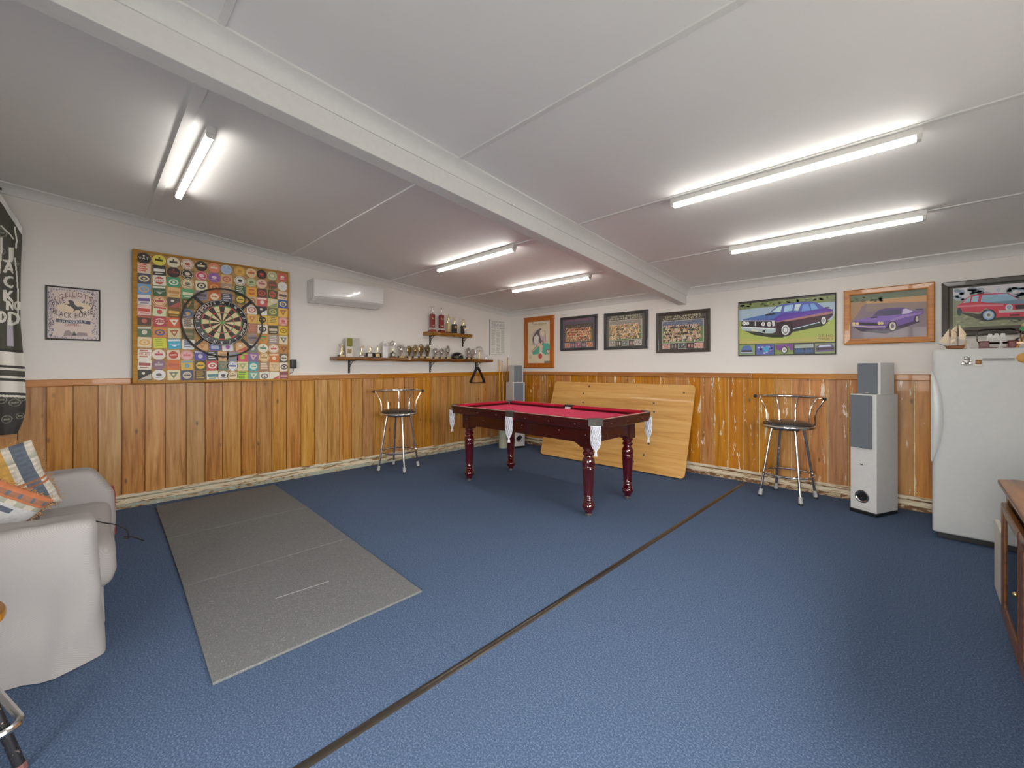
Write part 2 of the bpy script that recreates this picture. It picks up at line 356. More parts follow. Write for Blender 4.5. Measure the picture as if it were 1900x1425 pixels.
class Art:
    # flat print w x h metres; shapes are given in the coordinates of quad (TL TR BR BL, y down)
    def __init__(s, w, h, quad=((0, 0), (1, 0), (1, 1), (0, 1)), eps=.00006):
        s.f = homog(quad, ((-w/2, h), (w/2, h), (w/2, 0), (-w/2, 0))); s.w, s.h = w, h; s.mb = MB(); s.k = 0; s.eps = eps; s.hold = False; s.warp = None
    def P(s, pts):
        if not s.hold: s.k += 1
        y = -s.eps*s.k; out = []
        for (a, b) in pts:
            u, v = s.f(a, b)
            u = max(-s.w/2, min(s.w/2, u)); v = max(0, min(s.h, v)); out.append((u, y, v))
        return out
    def poly(s, pts, c, k=None):
        vs = s.P(pts); n = len(vs)
        ar = sum(vs[i][0]*vs[(i+1) % n][2]-vs[(i+1) % n][0]*vs[i][2] for i in range(n))
        s.mb.add(vs, [tuple(range(n)) if ar > 0 else tuple(reversed(range(n)))], px(c, k) if isinstance(c, str) else c)
    def rect(s, x0, y0, x1, y1, c): s.poly([(x0, y0), (x1, y0), (x1, y1), (x0, y1)], c)
    def ell(s, cx, cy, rx, ry, c, n=20, rot=0):
        cr, sr = math.cos(rot), math.sin(rot)
        s.poly([(cx+rx*math.cos(t)*cr-ry*math.sin(t)*sr, cy+rx*math.cos(t)*sr+ry*math.sin(t)*cr) for t in (2*math.pi*i/n for i in range(n))], c)
    def line(s, pts, wd, c, closed=False):
        L = []; Rr = []; n = len(pts)
        for i, p in enumerate(pts):
            a = pts[i-1] if (i > 0 or closed) else p; b = pts[(i+1) % n] if (i < n-1 or closed) else p
            dx, dy = b[0]-a[0], b[1]-a[1]; d = math.hypot(dx, dy) or 1; nx, ny = -dy/d*wd/2, dx/d*wd/2
            L.append((p[0]+nx, p[1]+ny)); Rr.append((p[0]-nx, p[1]-ny))
        vs = s.P(L+Rr); cc = px(c) if isinstance(c, str) else c
        for i in range(n if closed else n-1):
            j = (i+1) % n; s.mb.add([vs[i], vs[j], vs[j+n], vs[i+n]], [(0, 1, 2, 3)], cc)
    def text(s, t, cx, cy, h, c, wid=None, arc=0, align=.5, slant=0, rot=0):
        # cy = baseline middle; wid = total width; arc = rise of the middle (y down negative)
        sp = .14; W = 0; gl = []
        for ch in t:
            if ch == ' ': W += .45; continue
            g = glyph(ch); gl.append((g, W)); W += g[2]+sp*.8
        W = max(W-sp*.8, .01); sy = h/CAPH; sx = (wid/W) if wid else sy
        if not s.hold: s.k += 1
        hold = s.hold; s.hold = True; cc = px(c) if isinstance(c, str) else c
        for g, x0 in gl:
            pts = []
            for (x, y) in g[0]:
                X = (x0+x+slant*y-W*align)*sx; u = X/(W*sx/2) if arc else 0
                q = (X, -y*sy - arc*(1-u*u))
                if rot: q = (q[0]*math.cos(rot)-q[1]*math.sin(rot), q[0]*math.sin(rot)+q[1]*math.cos(rot))
                pts.append((cx+q[0], cy+q[1]))
            s.mb.add(s.P(pts), g[1], cc)
        s.hold = hold
    def build(s, name, parent, y=0, mat='print', loc=None):
        return s.mb.build(name, mat, parent, loc=loc or (0, y, 0))

# ================================================================== THE ROOM
def struct(o, label, cat): return tag(o, label, cat, kind='structure')
b = MB(); b.box(XA-.15, XR+.15, YF-.15, YB+.15, -.08, 0); struct(b.build('floor', 'carpet'), 'blue speckled carpet covering the whole floor', 'floor')
def slab(x0, x1, y0, y1, d0, d1):      # box that follows the sloping ceiling; d below ceiling plane
    return [(x, y, cz(y)-d) for d in (d1, d0) for y in (y0, y1) for x in (x0, x1)]
b = MB(); b.hexa(slab(XA-.15, XR+.15, YF-.15, YB+.15, -.1, 0)); ceiling = struct(b.build('ceiling', 'ceil'), 'white sloping ceiling of plasterboard sheets', 'ceiling')
BX0, BX1 = -2.14, -2.04
for y, wl in ((.375, .05), (1.575, .045), (2.79, .045), (3.915, .04), (-.82, .045)):
    MB().hexa(slab(XA+.01, BX0-.002, y-wl/2, y+wl/2, -.002, .010)).build('joint_strip', 'ceil', ceiling, bevel=.002)
for y in (.365, 1.555, 2.755, 3.94, -.82):
    MB().hexa(slab(BX1+.002, XR-.01, y-.013, y+.013, -.002, .007)).build('joint_strip', 'trimwhite', ceiling, bevel=.001)
b = MB(); b.box(-25, 25, -25, 25, -.22, -.12); struct(b.build('ground', 'outside'), 'paved ground outside the glass door', 'ground')  # unseen plane added to block sky light coming up through the openings
# walls (plaster)
b = MB(); b.box(XA-.12, XA, YF-.12, YB+.12, -.05, 2.95); wall_left = struct(b.build('wall_left', 'wall'), 'cream painted wall with timber panelling below, dartboard side', 'wall')
b = MB(); b.box(XA, XR+.12, YB, YB+.12, -.05, 2.95); wall_back = struct(b.build('wall_back', 'wall'), 'cream painted wall with timber panelling below, car pictures side', 'wall')
y0, y1, z0, z1 = ADDED_WIN
b = MB(); b.box(XR, XR+.12, YF-.12, y0, -.05, 2.95); b.box(XR, XR+.12, y1, YB, -.05, 2.95); b.box(XR, XR+.12, y0, y1, -.05, z0); b.box(XR, XR+.12, y0, y1, z1, 2.95)
wn = thing('added_window_1', 'wide sliding window in the wall beside the camera', 'window', (XR+.06, 0, 0), kind='structure')  # added opening, out of view, so daylight reaches the dartboard wall
fr = MB()
for (a, c_) in ((y0, y0+.04), (y1-.04, y1), ((y0+y1)/2-.025, (y0+y1)/2+.025)): fr.box(-.03, .03, a, c_, z0, z1)
fr.box(-.03, .03, y0, y1, z1-.04, z1); fr.box(-.03, .03, y0, y1, z0, z0+.04); fr.build('added_window_frame', 'white_matt', wn)
for (a, c_) in ((y0+.04, (y0+y1)/2-.025), ((y0+y1)/2+.025, y1-.04)): MB().box(-.004, .004, a, c_, z0+.04, z1-.04).build('pane', 'pane', wn)
struct(b.build('wall_right', 'wall'), 'cream painted wall beside the fridge and cabinet', 'wall')
b = MB(); x0, x1, z0, z1 = ADDED_DOOR
b.box(XA, x0, YF-.12, YF, -.05, 2.95); b.box(x1, XR, YF-.12, YF, -.05, 2.95); b.box(x0, x1, YF-.12, YF, z1, 2.95); b.box(x0, x1, YF-.12, YF, -.05, z0)
struct(b.build('wall_front', 'wall'), 'cream painted wall behind the camera with a glass door', 'wall')
d = thing('added_door_1', 'wide sliding glass door behind the camera', 'door', (0, YF-.06, 0), kind='structure')  # added opening, out of view, lets daylight in from behind
fr = MB()
for (a, c_) in ((x0, x0+.05), (x1-.05, x1), ((x0+x1)/2-.03, (x0+x1)/2+.03)): fr.box(a, c_, -.03, .03, z0, z1)
fr.box(x0, x1, -.03, .03, z1-.05, z1); fr.box(x0, x1, -.03, .03, z0, z0+.05); fr.build('door_frame', 'white_matt', d)
for (a, c_) in ((x0+.05, (x0+x1)/2-.03), ((x0+x1)/2+.03, x1-.05)): MB().box(a, c_, -.004, .004, z0+.05, z1-.05).build('pane', 'pane', d)
# beam with coves on both sides
BD = .185
b = MB(); b.hexa(slab(BX0, BX1, YF, YB, -.01, BD)); struct(b.build('beam', 'trimwhite', bevel=.004), 'white boxed ceiling beam crossing the room', 'beam')
COVE = [(0, .078), (.009, .078), (.013, .066), (.022, .044), (.040, .025), (.064, .014), (.076, .010), (.076, 0), (0, 0)]
def cove_y(name, x, sx, y0, y1, lab):
    b = MB(); n = len(COVE); vs = []
    for y in (y0, y1): vs += [(x+sx*dd, y, cz(y)-h) for dd, h in COVE]
    b.add(vs, [tuple(range(n)), tuple(range(n, 2*n))]+[(i, (i+1) % n, (i+1) % n+n, i+n) for i in range(n)])
    return struct(b.build(name, 'trimwhite', smooth=50), lab, 'cornice')
def cove_x(name, x0, x1, lab):
    b = MB(); n = len(COVE); vs = []
    for x in (x0, x1): vs += [(x, YB-dd, cz(YB-dd)-h) for dd, h in COVE]
    b.add(vs, [tuple(range(n)), tuple(range(n, 2*n))]+[(i, (i+1) % n, (i+1) % n+n, i+n) for i in range(n)])
    return struct(b.build(name, 'trimwhite', smooth=50), lab, 'cornice')
cove_y('trim_1', XA, 1, YF, YB, 'white cove cornice above the dartboard wall')
cove_x('trim_2', XA, BX0, 'white cove cornice above the team photographs')
cove_x('trim_3', BX1, XR, 'white cove cornice above the car pictures')
cove_y('trim_4', BX1, 1, YF, YB, 'white cove cornice along the lit side of the beam')
cove_y('trim_5', BX0, -1, YF, YB, 'white cove cornice along the shaded side of the beam')
# timber panelling: one board after another
def dadoA(y): return 1.190-.0066*(4.8-y)       # top of the rail on the left wall, not quite level
DB = 1.196
def board_mesh(wd, h): return MB().box(-wd/2, wd/2, 0, .016, 0, h).mesh('board', 'pine_a')
ys = [-1.19+.149*i for i in range(1, 43)]
ys = [-1.2, -.994, -.845, -.696, -.547, -.396, -.247, -.098, .051, .2, .354, .497, .653, .801, .945, 1.106, 1.248, 1.393, 1.539, 1.691, 1.839, 1.986, 2.135, 2.285, 2.429, 2.575, 2.711, 2.867, 3.025, 3.168, 3.317, 3.46, 3.608, 3.761, 3.92, 4.072, 4.243, 4.406, 4.561, 4.677, 4.82, 4.95, 5.06]
SK = .125
for i in range(len(ys)-1):
    y0, y1 = ys[i]+.0025, ys[i+1]-.0025; h = dadoA((y0+y1)/2)-.05-SK+.01
    th = .016+random.uniform(-.0015, .0015)
    o = MB().box(0, th, -(y1-y0)/2, (y1-y0)/2, 0, h).build('board', 'pine_a', wall_left, (XA, (y0+y1)/2, SK-.01), bevel=.003, seg=1)
xs = [-5.04, -4.92, -4.80, -4.66, -4.51, -4.36, -4.21, -4.06, -3.91, -3.76, -3.61, -3.46, -3.31, -3.16, -3.02, -2.90, -2.75, -2.60, -2.45, -2.31, -2.16, -2.014, -1.865, -1.717, -1.566, -1.406, -1.256, -1.111, -.962, -.809, -.66, -.506, -.36, -.21, -.051, .10, .25, .40, .55, .70, .85, .95]
for i in range(len(xs)-1):
    x0, x1 = xs[i]+.003, xs[i+1]-.003
    MB().box(-(x1-x0)/2, (x1-x0)/2, -(.016+random.uniform(-.0015, .0015)), 0, 0, DB-.05-SK+.01).build('board', 'pine_b', wall_back, ((x0+x1)/2, YB, SK-.01), bevel=.003, seg=1)
# painted strips seen between the boards of the back wall
MB().box(XA, XR, YB-.008, YB, .1, DB-.04).build('panelling_backing', 'gap_paint', wall_back)
MB().box(XA, XA+.006, YF, YB, .1, 1.12).build('panelling_backing', 'cabinetwood', wall_left)
# dado rail pieces
da = thing('trim_6', 'varnished timber dado rail on the dartboard wall', 'dado rail', (XA, 0, 0), kind='structure')
for y0, y1 in ((YF, .26), (.262, 1.54), (1.542, 2.62), (2.622, 5.05)):
    vs = [(x, y, dadoA(y)+z) for z in (-.058, 0) for y in (y0, y1) for x in (0, .034)]
    MB().hexa(vs).build('rail_piece', 'dado_a', da, bevel=.006)
db = thing('trim_7', 'varnished timber dado rail on the car picture wall', 'dado rail', (0, YB, 0), kind='structure')
for x0, x1 in ((-5.05, -3.28), (-3.278, -1.32), (-1.318, .95)):
    MB().box((x0-x1)/2, (x1-x0)/2, -.034, 0, -.056, 0).build('rail_piece', 'dado_b', db, ((x0+x1)/2, 0, DB), bevel=.006)
# skirting with several mouldings
SKP = [('cap_moulding', .100, .128, .026, ''), ('recess', .086, .101, .012, '_low'), ('face_board', .050, .087, .019, ''), ('bead', .043, .051, .024, ''), ('bottom_board', 0, .044, .015, '_low')]
sa = thing('baseboard_left', 'scuffed cream skirting with peeling green paint below the dartboard', 'skirting', (XA, 0, 0), kind='structure')
for n_, z0, z1, th, sf in SKP: MB().box(0, th, YF, YB-.01, z0, z1).build(n_, 'skirt_a'+sf, sa, bevel=.003)
sb = thing('baseboard_back', 'scuffed cream skirting with stripped patches below the car pictures', 'skirting', (0, YB, 0), kind='structure')
for n_, z0, z1, th, sf in SKP: MB().box(XA+.02, XR, -th, 0, z0, z1).build(n_, 'skirt_b'+sf, sb, bevel=.003)
# carpet joining strip
b = MB(); pr = [(-.019, 0), (-.014, .004), (-.004, .0065), (.004, .0065), (.014, .004), (.019, 0)]
b.prism(pr, .0, YB-.03, 'y'); b.v = [(x-1.385, y-1.1 if y < .5 else y, z) for x, y, z in b.v]
t = NT('strip_metal'); t.base((.085, .072, .058)); t.set(.26, .7); M['strip'] = t.m
struct(b.build('trim_8', 'strip', smooth=60), 'thin dark metal carpet joining strip across the floor', 'carpet strip')

# ================================================================== LIGHTS
TILT = -math.atan(CS)
def batten(xc, y, label):
    t = thing('ceiling_light', label, 'light', (xc, y, cz(y)), 0, 'fluorescent batten lights')
    t.rotation_euler = (TILT, 0, 0)
    MB().prism([(-.022, 0), (-.022, -.040), (-.016, -.044), (.016, -.044), (.022, -.040), (.022, 0)], -.61, .61, 'x').build('batten_body', 'white_matt', t, bevel=.002)
    for sx in (-1, 1):
        MB().prism([(-.021, -.040), (-.022, -.052), (-.017, -.066), (.017, -.066), (.022, -.052), (.021, -.040)], min(sx*.588, sx*.606), max(sx*.588, sx*.606), 'x').build('end_cap', 'white_matt', t, bevel=.003)
    MB().prism([(-.016, -.0445), (-.019, -.052), (-.013, -.063), (.013, -.063), (.019, -.052), (.016, -.0445)], -.587, .587, 'x').build('diffuser', 'tube', t, bevel=.004)
    return t
batten(-3.42, .478, 'fluorescent batten above the dartboard wall, nearest the corner with the sofa')
batten(-3.305, 2.775, 'fluorescent batten on the ceiling between the air conditioner and the beam')
batten(-3.235, 3.91, 'fluorescent batten on the ceiling closest to the football team photographs')
batten(-.61, 2.785, 'fluorescent batten on the freezer side of the beam, nearer the camera')
batten(-.59, 3.92, 'fluorescent batten on the freezer side of the beam, in front of the purple car poster')

# ================================================================== POOL TABLE
TX, TY, TZ = -2.80, 3.29, .84
pt = thing('pool_table', 'mahogany pool table with crimson cloth and white string pockets', 'pool table', (TX, TY, 0))
HL, HW, CH = .98, .49, .088        # half length, half width, corner cut
LX, LY = .787, .328
LEGP = [(.016, .0), (.022, .012), (.022, .026), (.030, .030), (.032, .046), (.044, .058), (.0535, .080), (.0535, .096), (.043, .112), (.046, .118), (.043, .126), (.036, .134), (.0405, .142), (.038, .150), (.0415, .158), (.0385, .166), (.0425, .174), (.040, .182),
        (.0445, .26), (.0485, .34), (.051, .40), (.0535, .405), (.051, .412), (.0535, .418), (.051, .425), (.0545, .44), (.0545, .462), (.050, .482), (.038, .502), (.036, .512), (.047, .520), (.050, .530), (.046, .540), (.038, .548), (.040, .556), (.049, .563), (.050, .575), (.050, .60)]
leg_me = MB().lathe(LEGP[3:], 28).mesh('leg', 'mahogany_leg', smooth=35)
foot_me = MB().lathe([(.017, 0), (.026, .006), (.026, .012), (.012, .016), (.012, .034)], 14).add([], []).mesh('caster', 'chrome_dull', smooth=40)
blk_me = MB().box(-.052, .052, -.052, .052, .585, .755).mesh('leg_block', 'mahogany')
bolt_me = MB().lathe([(0, .006), (.006, .006), (.011, .003), (.013, 0)], 12).mesh('bolt', 'mahogany_leg', smooth=50)
for sx in (-1, 1):
    for sy in (-1, 1):
        lo = bpy.data.objects.new('leg', leg_me); col.objects.link(lo); lo.parent = pt; lo.location = (sx*LX, sy*LY, 0)
        for nm, me in (('caster', foot_me), ('leg_block', blk_me)):
            q = bpy.data.objects.new(nm, me); col.objects.link(q); q.parent = lo
        q = bpy.data.objects.new('bolt_cover', bolt_me); col.objects.link(q); q.parent = lo; q.location = (0, sy*.052, .69); q.rotation_euler = (R(-90*sy), 0, 0)
# apron boards with shaped ends
def apron(half, zc0=.62, z1=.765):
    p = [(-half, z1), (half, z1), (half, .588), (half-.02, .592), (half-.045, .606), (half-.075, zc0), (-half+.075, zc0), (-half+.045, .606), (-half+.02, .592), (-half, .588)]
    return p
for sy in (-1, 1):
    a = MB().prism(apron(LX-.045), -.014, .014, 'y').build('apron', 'mahogany', pt, (0, sy*(LY+.030), 0), bevel=.003)
    for bx in (-.5, .05, .5):
        q = bpy.data.objects.new('bolt', bolt_me); col.objects.link(q); q.parent = a; q.location = (bx, sy*.014, .70); q.rotation_euler = (R(-90*sy), 0, 0)
for sx in (-1, 1):
    MB().prism(apron(LY-.045), -.014, .014, 'x').build('apron', 'mahogany', pt, (sx*(LX+.030), 0, 0), bevel=.003)
# rails: outward-leaning boards, split at the middle pockets
RZ0, RZ1 = .752, .838
MP = .055
def rail(p0, p1, nrm, nb):
    # p0->p1 along the edge (outer top), nrm outward
    p0, p1, n = Vector(p0), Vector(p1), Vector(nrm); d = (p1-p0).normalized(); L = (p1-p0).length; c = (p0+p1)/2
    T = Matrix(((d.x, n.x, 0, c.x), (d.y, n.y, 0, c.y), (0, 0, 1, 0), (0, 0, 0, 1)))
    prof = [(-.085, RZ0), (-.022, RZ0), (-.014, RZ0+.006), (-.002, RZ1-.016), (0, RZ1-.010), (0, RZ1-.003), (-.004, RZ1), (-.034, RZ1), (-.085, RZ1-.02)]
    b = MB(); vs = []; n_ = len(prof)
    for x in (-L/2, L/2): vs += [T @ Vector((x, a, z)) for a, z in prof]
    b.add(vs, [tuple(range(n_)), tuple(range(n_, 2*n_))]+[(i, (i+1) % n_, (i+1) % n_+n_, i+n_) for i in range(n_)])
    r = b.build('rail', 'mahogany', pt)
    # worn varnish strip along the top edge
    b = MB(); vs = [T @ Vector((x, a, z)) for z in (RZ1-.001, RZ1+.0012) for a in (-.026, -.003) for x in (-L/2+.004, L/2-.004)]
    b.hexa(vs).build('worn_edge', 'wornedge', r)
    for i in range(nb):
        x = -L/2+L*(i+.5)/nb
        q = bpy.data.objects.new('bolt', bolt_me); col.objects.link(q); q.parent = r; q.location = T @ Vector((x, -.010, RZ0+.036))
        q.rotation_euler = Vector((n.x, n.y, .0)).to_track_quat('Z', 'Y').to_euler()
    # cushion
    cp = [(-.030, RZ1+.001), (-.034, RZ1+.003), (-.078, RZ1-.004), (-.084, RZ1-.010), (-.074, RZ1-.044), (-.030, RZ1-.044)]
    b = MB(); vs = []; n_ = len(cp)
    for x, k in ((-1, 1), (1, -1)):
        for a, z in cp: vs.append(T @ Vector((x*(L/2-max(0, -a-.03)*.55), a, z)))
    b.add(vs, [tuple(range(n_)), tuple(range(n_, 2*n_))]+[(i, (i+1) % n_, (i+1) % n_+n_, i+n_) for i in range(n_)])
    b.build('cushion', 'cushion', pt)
for sy in (-1, 1):
    rail((-HL+CH, sy*HW), (-MP, sy*HW), (0, sy), 3); rail((MP, sy*HW), (HL-CH, sy*HW), (0, sy), 3)
for sx in (-1, 1): rail((sx*HL, -HW+CH), (sx*HL, HW-CH), (sx, 0), 3)
MB().box(-HL+.06, HL-.06, -HW+.06, HW-.06, .765, .797).build('playing_bed', 'baize', pt)
# pockets: leather lip, string bag, tassel
def pocket(x, y, nx, ny, wd, rim):
    n = Vector((nx, ny, 0)).normalized(); d = Vector((-n.y, n.x, 0))
    T = Matrix(((d.x, n.x, 0, x), (d.y, n.y, 0, y), (0, 0, 1, 0), (0, 0, 0, 1)))
    lp = MB()
    seg = 8; vs = []
    for i in range(seg+1):                      # bent leather band
        u = -1+2*i/seg; off = .012*(1-u*u)
        for a, z in ((.004, .842), (-.010, .844), (-.012, .786), (.001, .784)): vs.append(T @ Vector((u*wd/2, a+off, z)))
    fs = [(i*4+j, i*4+(j+1) % 4, i*4+4+(j+1) % 4, i*4+4+j) for i in range(seg) for j in range(4)]+[(3, 2, 1, 0), (seg*4, seg*4+1, seg*4+2, seg*4+3)]
    lp.add(vs, fs)
    lp.box(-wd/2, wd/2, -.05, -.006, .838, .8445, T=T)
    o = lp.build('pocket_leather', 'leather_black', pt, smooth=40)
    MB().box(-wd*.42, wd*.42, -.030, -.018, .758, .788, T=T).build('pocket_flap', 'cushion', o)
    MB().box(-wd*.38, wd*.38, -.058, -.044, .797, .820, T=T).build('white_liner', 'netcord', o)
    # bag
    rx, ry = min(.040, wd*.36), .026
    prof = [(1, .785), (1.02, .75), (1.06, .71), (1.04, .67), (.92, .64), (.66, .612), (.36, .596), (.16, .588)]
    Tb = Matrix.Translation((x+n.x*rim, y+n.y*rim, 0)) @ Matrix(((d.x, n.x, 0, 0), (d.y, n.y, 0, 0), (0, 0, 1, 0), (0, 0, 0, 1)))
    inner = MB(); inner.lathe([(r*.93, z) for r, z in prof], 18, Tb, sx=rx, sy=ry)
    net = inner.build('net', 'netinner', pt, smooth=60)
    cords = MB(); N = 9; stp = 10
    def pp(a, t):
        q = t*(len(prof)-1); i = min(int(q), len(prof)-2); f = q-i
        r = prof[i][0]*(1-f)+prof[i+1][0]*f; z = prof[i][1]*(1-f)+prof[i+1][1]*f
        return Tb @ Vector((rx*r*math.cos(a)*1.03, ry*r*math.sin(a)*1.06, z))
    for j in range(N):
        for sg in (-1, 1):
            cords.tube([pp(2*math.pi*j/N+sg*2.0*t, t) for t in (i/stp for i in range(stp+1))], .0023, 4)
    cords.tube([pp(2*math.pi*i/16, 0) for i in range(16)], .004, 5, True)
    cords.build('net_cords', 'netcord', net)
    ts = MB(); c0 = Tb @ Vector((0, 0, .588))
    ts.sphere(c0-Vector((0, 0, .002)), .011, 6)
    for i in range(7):
        a = 2*math.pi*i/7; ts.tube([c0, c0+Vector((math.cos(a)*.008, math.sin(a)*.008, -.02)), c0+Vector((math.cos(a)*.012, math.sin(a)*.012, -.045))], .003, 4)
    ts.build('tassel', 'netcord', net)
for sx in (-1, 1):
    for sy in (-1, 1): pocket(sx*(HL-CH/2), sy*(HW-CH/2), sx, sy, .118, .004)
for sy in (-1, 1): pocket(0, sy*(HW-.002), 0, sy, .104, .006)

# ================================================================== LEANING SHEET OF PLYWOOD
W2, H2, r = 1.025, 1.098, .05
pts = []
for cx, cy, a0 in ((W2-r, H2-r, 0), (-W2+r, H2-r, 90), (-W2+r, r, 180), (W2-r, r, 270)):
    pts += [(cx+r*math.cos(R(a0+15*i)), cy+r*math.sin(R(a0+15*i))) for i in range(7)]
py = thing('plywood_sheet', 'large plywood sheet with rounded corners leaning on the panelled wall', 'plywood', (-2.915, 4.615, .012), R(2.0))
ln = math.asin((4.985-4.615)/H2)
sh = MB().prism(pts, -.009, .009, 'y').build('sheet', 'plywood', py, rot=(-ln, 0, 0), bevel=.002)
hole_me = MB().lathe([(0, .0105), (.010, .0103), (.013, .0093)], 10, Matrix.Rotation(R(90), 4, 'X')).mesh('bolt_hole', 'darkgrey')
for u, v in ((-.42, 1.04), (-.49, .93), (-.47, .80), (.55, .85), (.57, .74), (.56, .56), (.56, .34), (.52, .20), (.40, .10), (.25, .62), (.9, 1.0)):
    q = bpy.data.objects.new('bolt_hole', hole_me); col.objects.link(q); q.parent = sh; q.location = (u, 0, v)

# ================================================================== BAR STOOLS
def bar_stool(name, label, loc, back, frz, cushion='vinyl_black'):
    t = thing(name, label, 'bar stool', loc, 0, 'chrome swivel bar stools')
    for k in range(4):
        a = frz+math.pi/2*k+math.pi/4; ca, sa_ = math.cos(a), math.sin(a)
        l = MB().tube([(ca*.140, sa_*.140, .665), (ca*.155, sa_*.155, .60), (ca*.248, sa_*.248, .012)], .0125, 10).build('leg', 'chrome', t, smooth=True)
        MB().tube([(ca*.236, sa_*.236, .075), (ca*.242, sa_*.242, .042), (ca*.246, sa_*.246, .018)], [.0145, .018, .019], 10).build('foot_sleeve', 'rubber_grey', l, smooth=True)
        MB().cyl((ca*.247, sa_*.247, 0), (ca*.247, sa_*.247, .018), .019, n=12).build('foot_tip', 'rubber_black', l)
    MB().tube([(math.cos(2*math.pi*i/32)*.214, math.sin(2*math.pi*i/32)*.214, .235) for i in range(32)], .0105, 8, True).build('foot_ring', 'chrome', t, smooth=True)
    MB().box(-.10, .10, -.10, .10, .655, .672).lathe([(.12, .672), (.12, .684)], 24).build('swivel_plate', 'rubber_black', t)
    MB().tube([(math.cos(2*math.pi*i/36)*.212, math.sin(2*math.pi*i/36)*.212, .692) for i in range(36)], .0145, 10, True).build('seat_ring', 'chrome', t, smooth=True)
    MB().lathe([(.20, .684), (.212, .698), (.207, .715), (.185, .730), (.13, .742), (.06, .747), (0, .748)], 32).build('seat', cushion, t, smooth=60)
    for k in range(5):
        a = back+R((-74, -37, 0, 37, 74)[k]); ca, sa_ = math.cos(a), math.sin(a)
        MB().tube([(ca*.214, sa_*.214, .692), (ca*.216, sa_*.216, .80), (ca*.226, sa_*.226, .85), (ca*.288, sa_*.288, .958)], .0075, 8).build('spindle', 'chrome', t, smooth=True)
    arc = [(math.cos(back+R(-88+176*i/24))*.292, math.sin(back+R(-88+176*i/24))*.292, .965) for i in range(25)]
    rl = MB().tube(arc, .0145, 10).build('back_rail', 'chrome', t, smooth=True)
    for p in (arc[0], arc[-1]): MB().sphere(p, .017, 8).build('rail_cap', 'rubber_black', rl, smooth=True)
bar_stool('bar_stool', 'chrome bar stool standing beside the pool table at the dartboard wall', (-4.607, 2.68, 0), R(150), R(30))
bar_stool('bar_stool', 'chrome bar stool standing between the plywood sheet and the silver speaker', (-.932, 4.745, 0), R(84), R(170))

# ================================================================== SPEAKERS
def tower(label, loc, rz):
    t = thing('tower_speaker', label, 'speaker', loc, rz, 'floor standing speakers')     # front faces -y
    w2, dp = .098, .29
    MB().box(-w2, w2, -.012, dp, 0, .03).build('plinth', 'black_plastic', t, bevel=.004)
    MB().box(-w2, w2, 0, dp, .03, 1.026).build('cabinet', 'silver_speaker', t, bevel=.003)
    MB().box(-.092, .070, -.016, 0, .565, 1.018).build('grille', 'grille', t, bevel=.006)
    b = MB().box(-.070, .062, -.006, 0, .055, .225); b.build('port_plate', 'silver_speaker', t, bevel=.006)
    T = Matrix.Translation((-.004, -.006, .15)) @ Matrix.Rotation(R(90), 4, 'X')
    MB().lathe([(.054, 0), (.054, .004), (.047, .006), (.040, .001), (.034, -.004)], 24, T).build('port_ring', 'chrome', t, smooth=40)
    MB().lathe([(.036, .001), (.028, -.001), (.0, -.002)], 20, T).build('port', 'black_plastic', t)
    MB().sphere((-.004, -.012, .425), .009, 6, (1.9, .4, .7)).build('badge', 'chrome', t, smooth=True)
    return t
def small_speaker(label, loc, rz):
    t = thing('bookshelf_speaker', label, 'speaker', loc, rz, 'small speakers on the towers')
    MB().box(-.083, .083, 0, .19, 0, .27).build('cabinet', 'silver_speaker', t, bevel=.003)
    MB().box(-.080, .066, -.014, 0, .004, .266).build('grille', 'grille', t, bevel=.004)
    MB().sphere((-.01, -.0145, .014), .007, 6, (2, .3, .6)).build('badge', 'chrome', t, smooth=True)
f1 = math.atan2(-.068, .171)
def from_corner(px_, py_, rz, lx, ly):    # place so that local (lx,ly) sits on the given floor point
    return (px_-(lx*math.cos(rz)-ly*math.sin(rz)), py_-(lx*math.sin(rz)+ly*math.cos(rz)), 0)
p = from_corner(-.275, 4.612, R(-25), .098, 0)
tower('tall silver speaker with grey grille standing next to the fridge', p, R(-25))
small_speaker('small silver speaker sitting on the tall speaker next to the fridge', (p[0]+.035, p[1]+.035, 1.026), R(-25))
p = from_corner(-4.535, 4.63, R(69), -.098, 0)
tower('tall silver speaker standing in the corner behind the pool table', p, R(69))
small_speaker('small silver speaker sitting on the corner speaker beside the cues', (p[0]-.035, p[1]+.02, 1.026), R(69))

# ================================================================== FLOOR MATS
mats_ = [(-4.902, -3.907, .416, .395, 1.379, 1.364), (-3.905, -2.982, .395, .373, 1.364, 1.334), (-2.980, -1.986, .373, .340, 1.334, 1.300)]
for i, (xa, xb, ya, yb_, yc, yd) in enumerate(mats_):
    lab = ('grey speckled rubber mat against the skirting, farthest of three', 'grey speckled rubber mat in the middle of the three', 'grey speckled rubber mat with a white chalk line, nearest of three')[i]
    t = thing('rubber_mat', lab, 'mat', ((xa+xb)/2, (ya+yc)/2, 0), 0, 'rubber mats laid in a row')
    ox, oy = (xa+xb)/2, (ya+yc)/2; zt = .013+.001*(i == 0)
    vs = [(x-ox, y-oy, z) for z in (.001, zt) for (x, y) in ((xa, ya), (xb, yb_), (xa, yc), (xb, yd))]
    MB().hexa([vs[k] for k in (0, 1, 2, 3, 4, 5, 6, 7)]).build('mat', 'rubbermat', t, bevel=.003)
    if i == 2:
        vs = [(-2.475-ox+u, y-oy, zt+.0006) for u, y in ((-.004, .70), (.004, .70), (.026, .975), (.018, .975))]
        MB().add(vs, [(0, 1, 2, 3)]).build('chalk_line', 'rubber_grey', t)

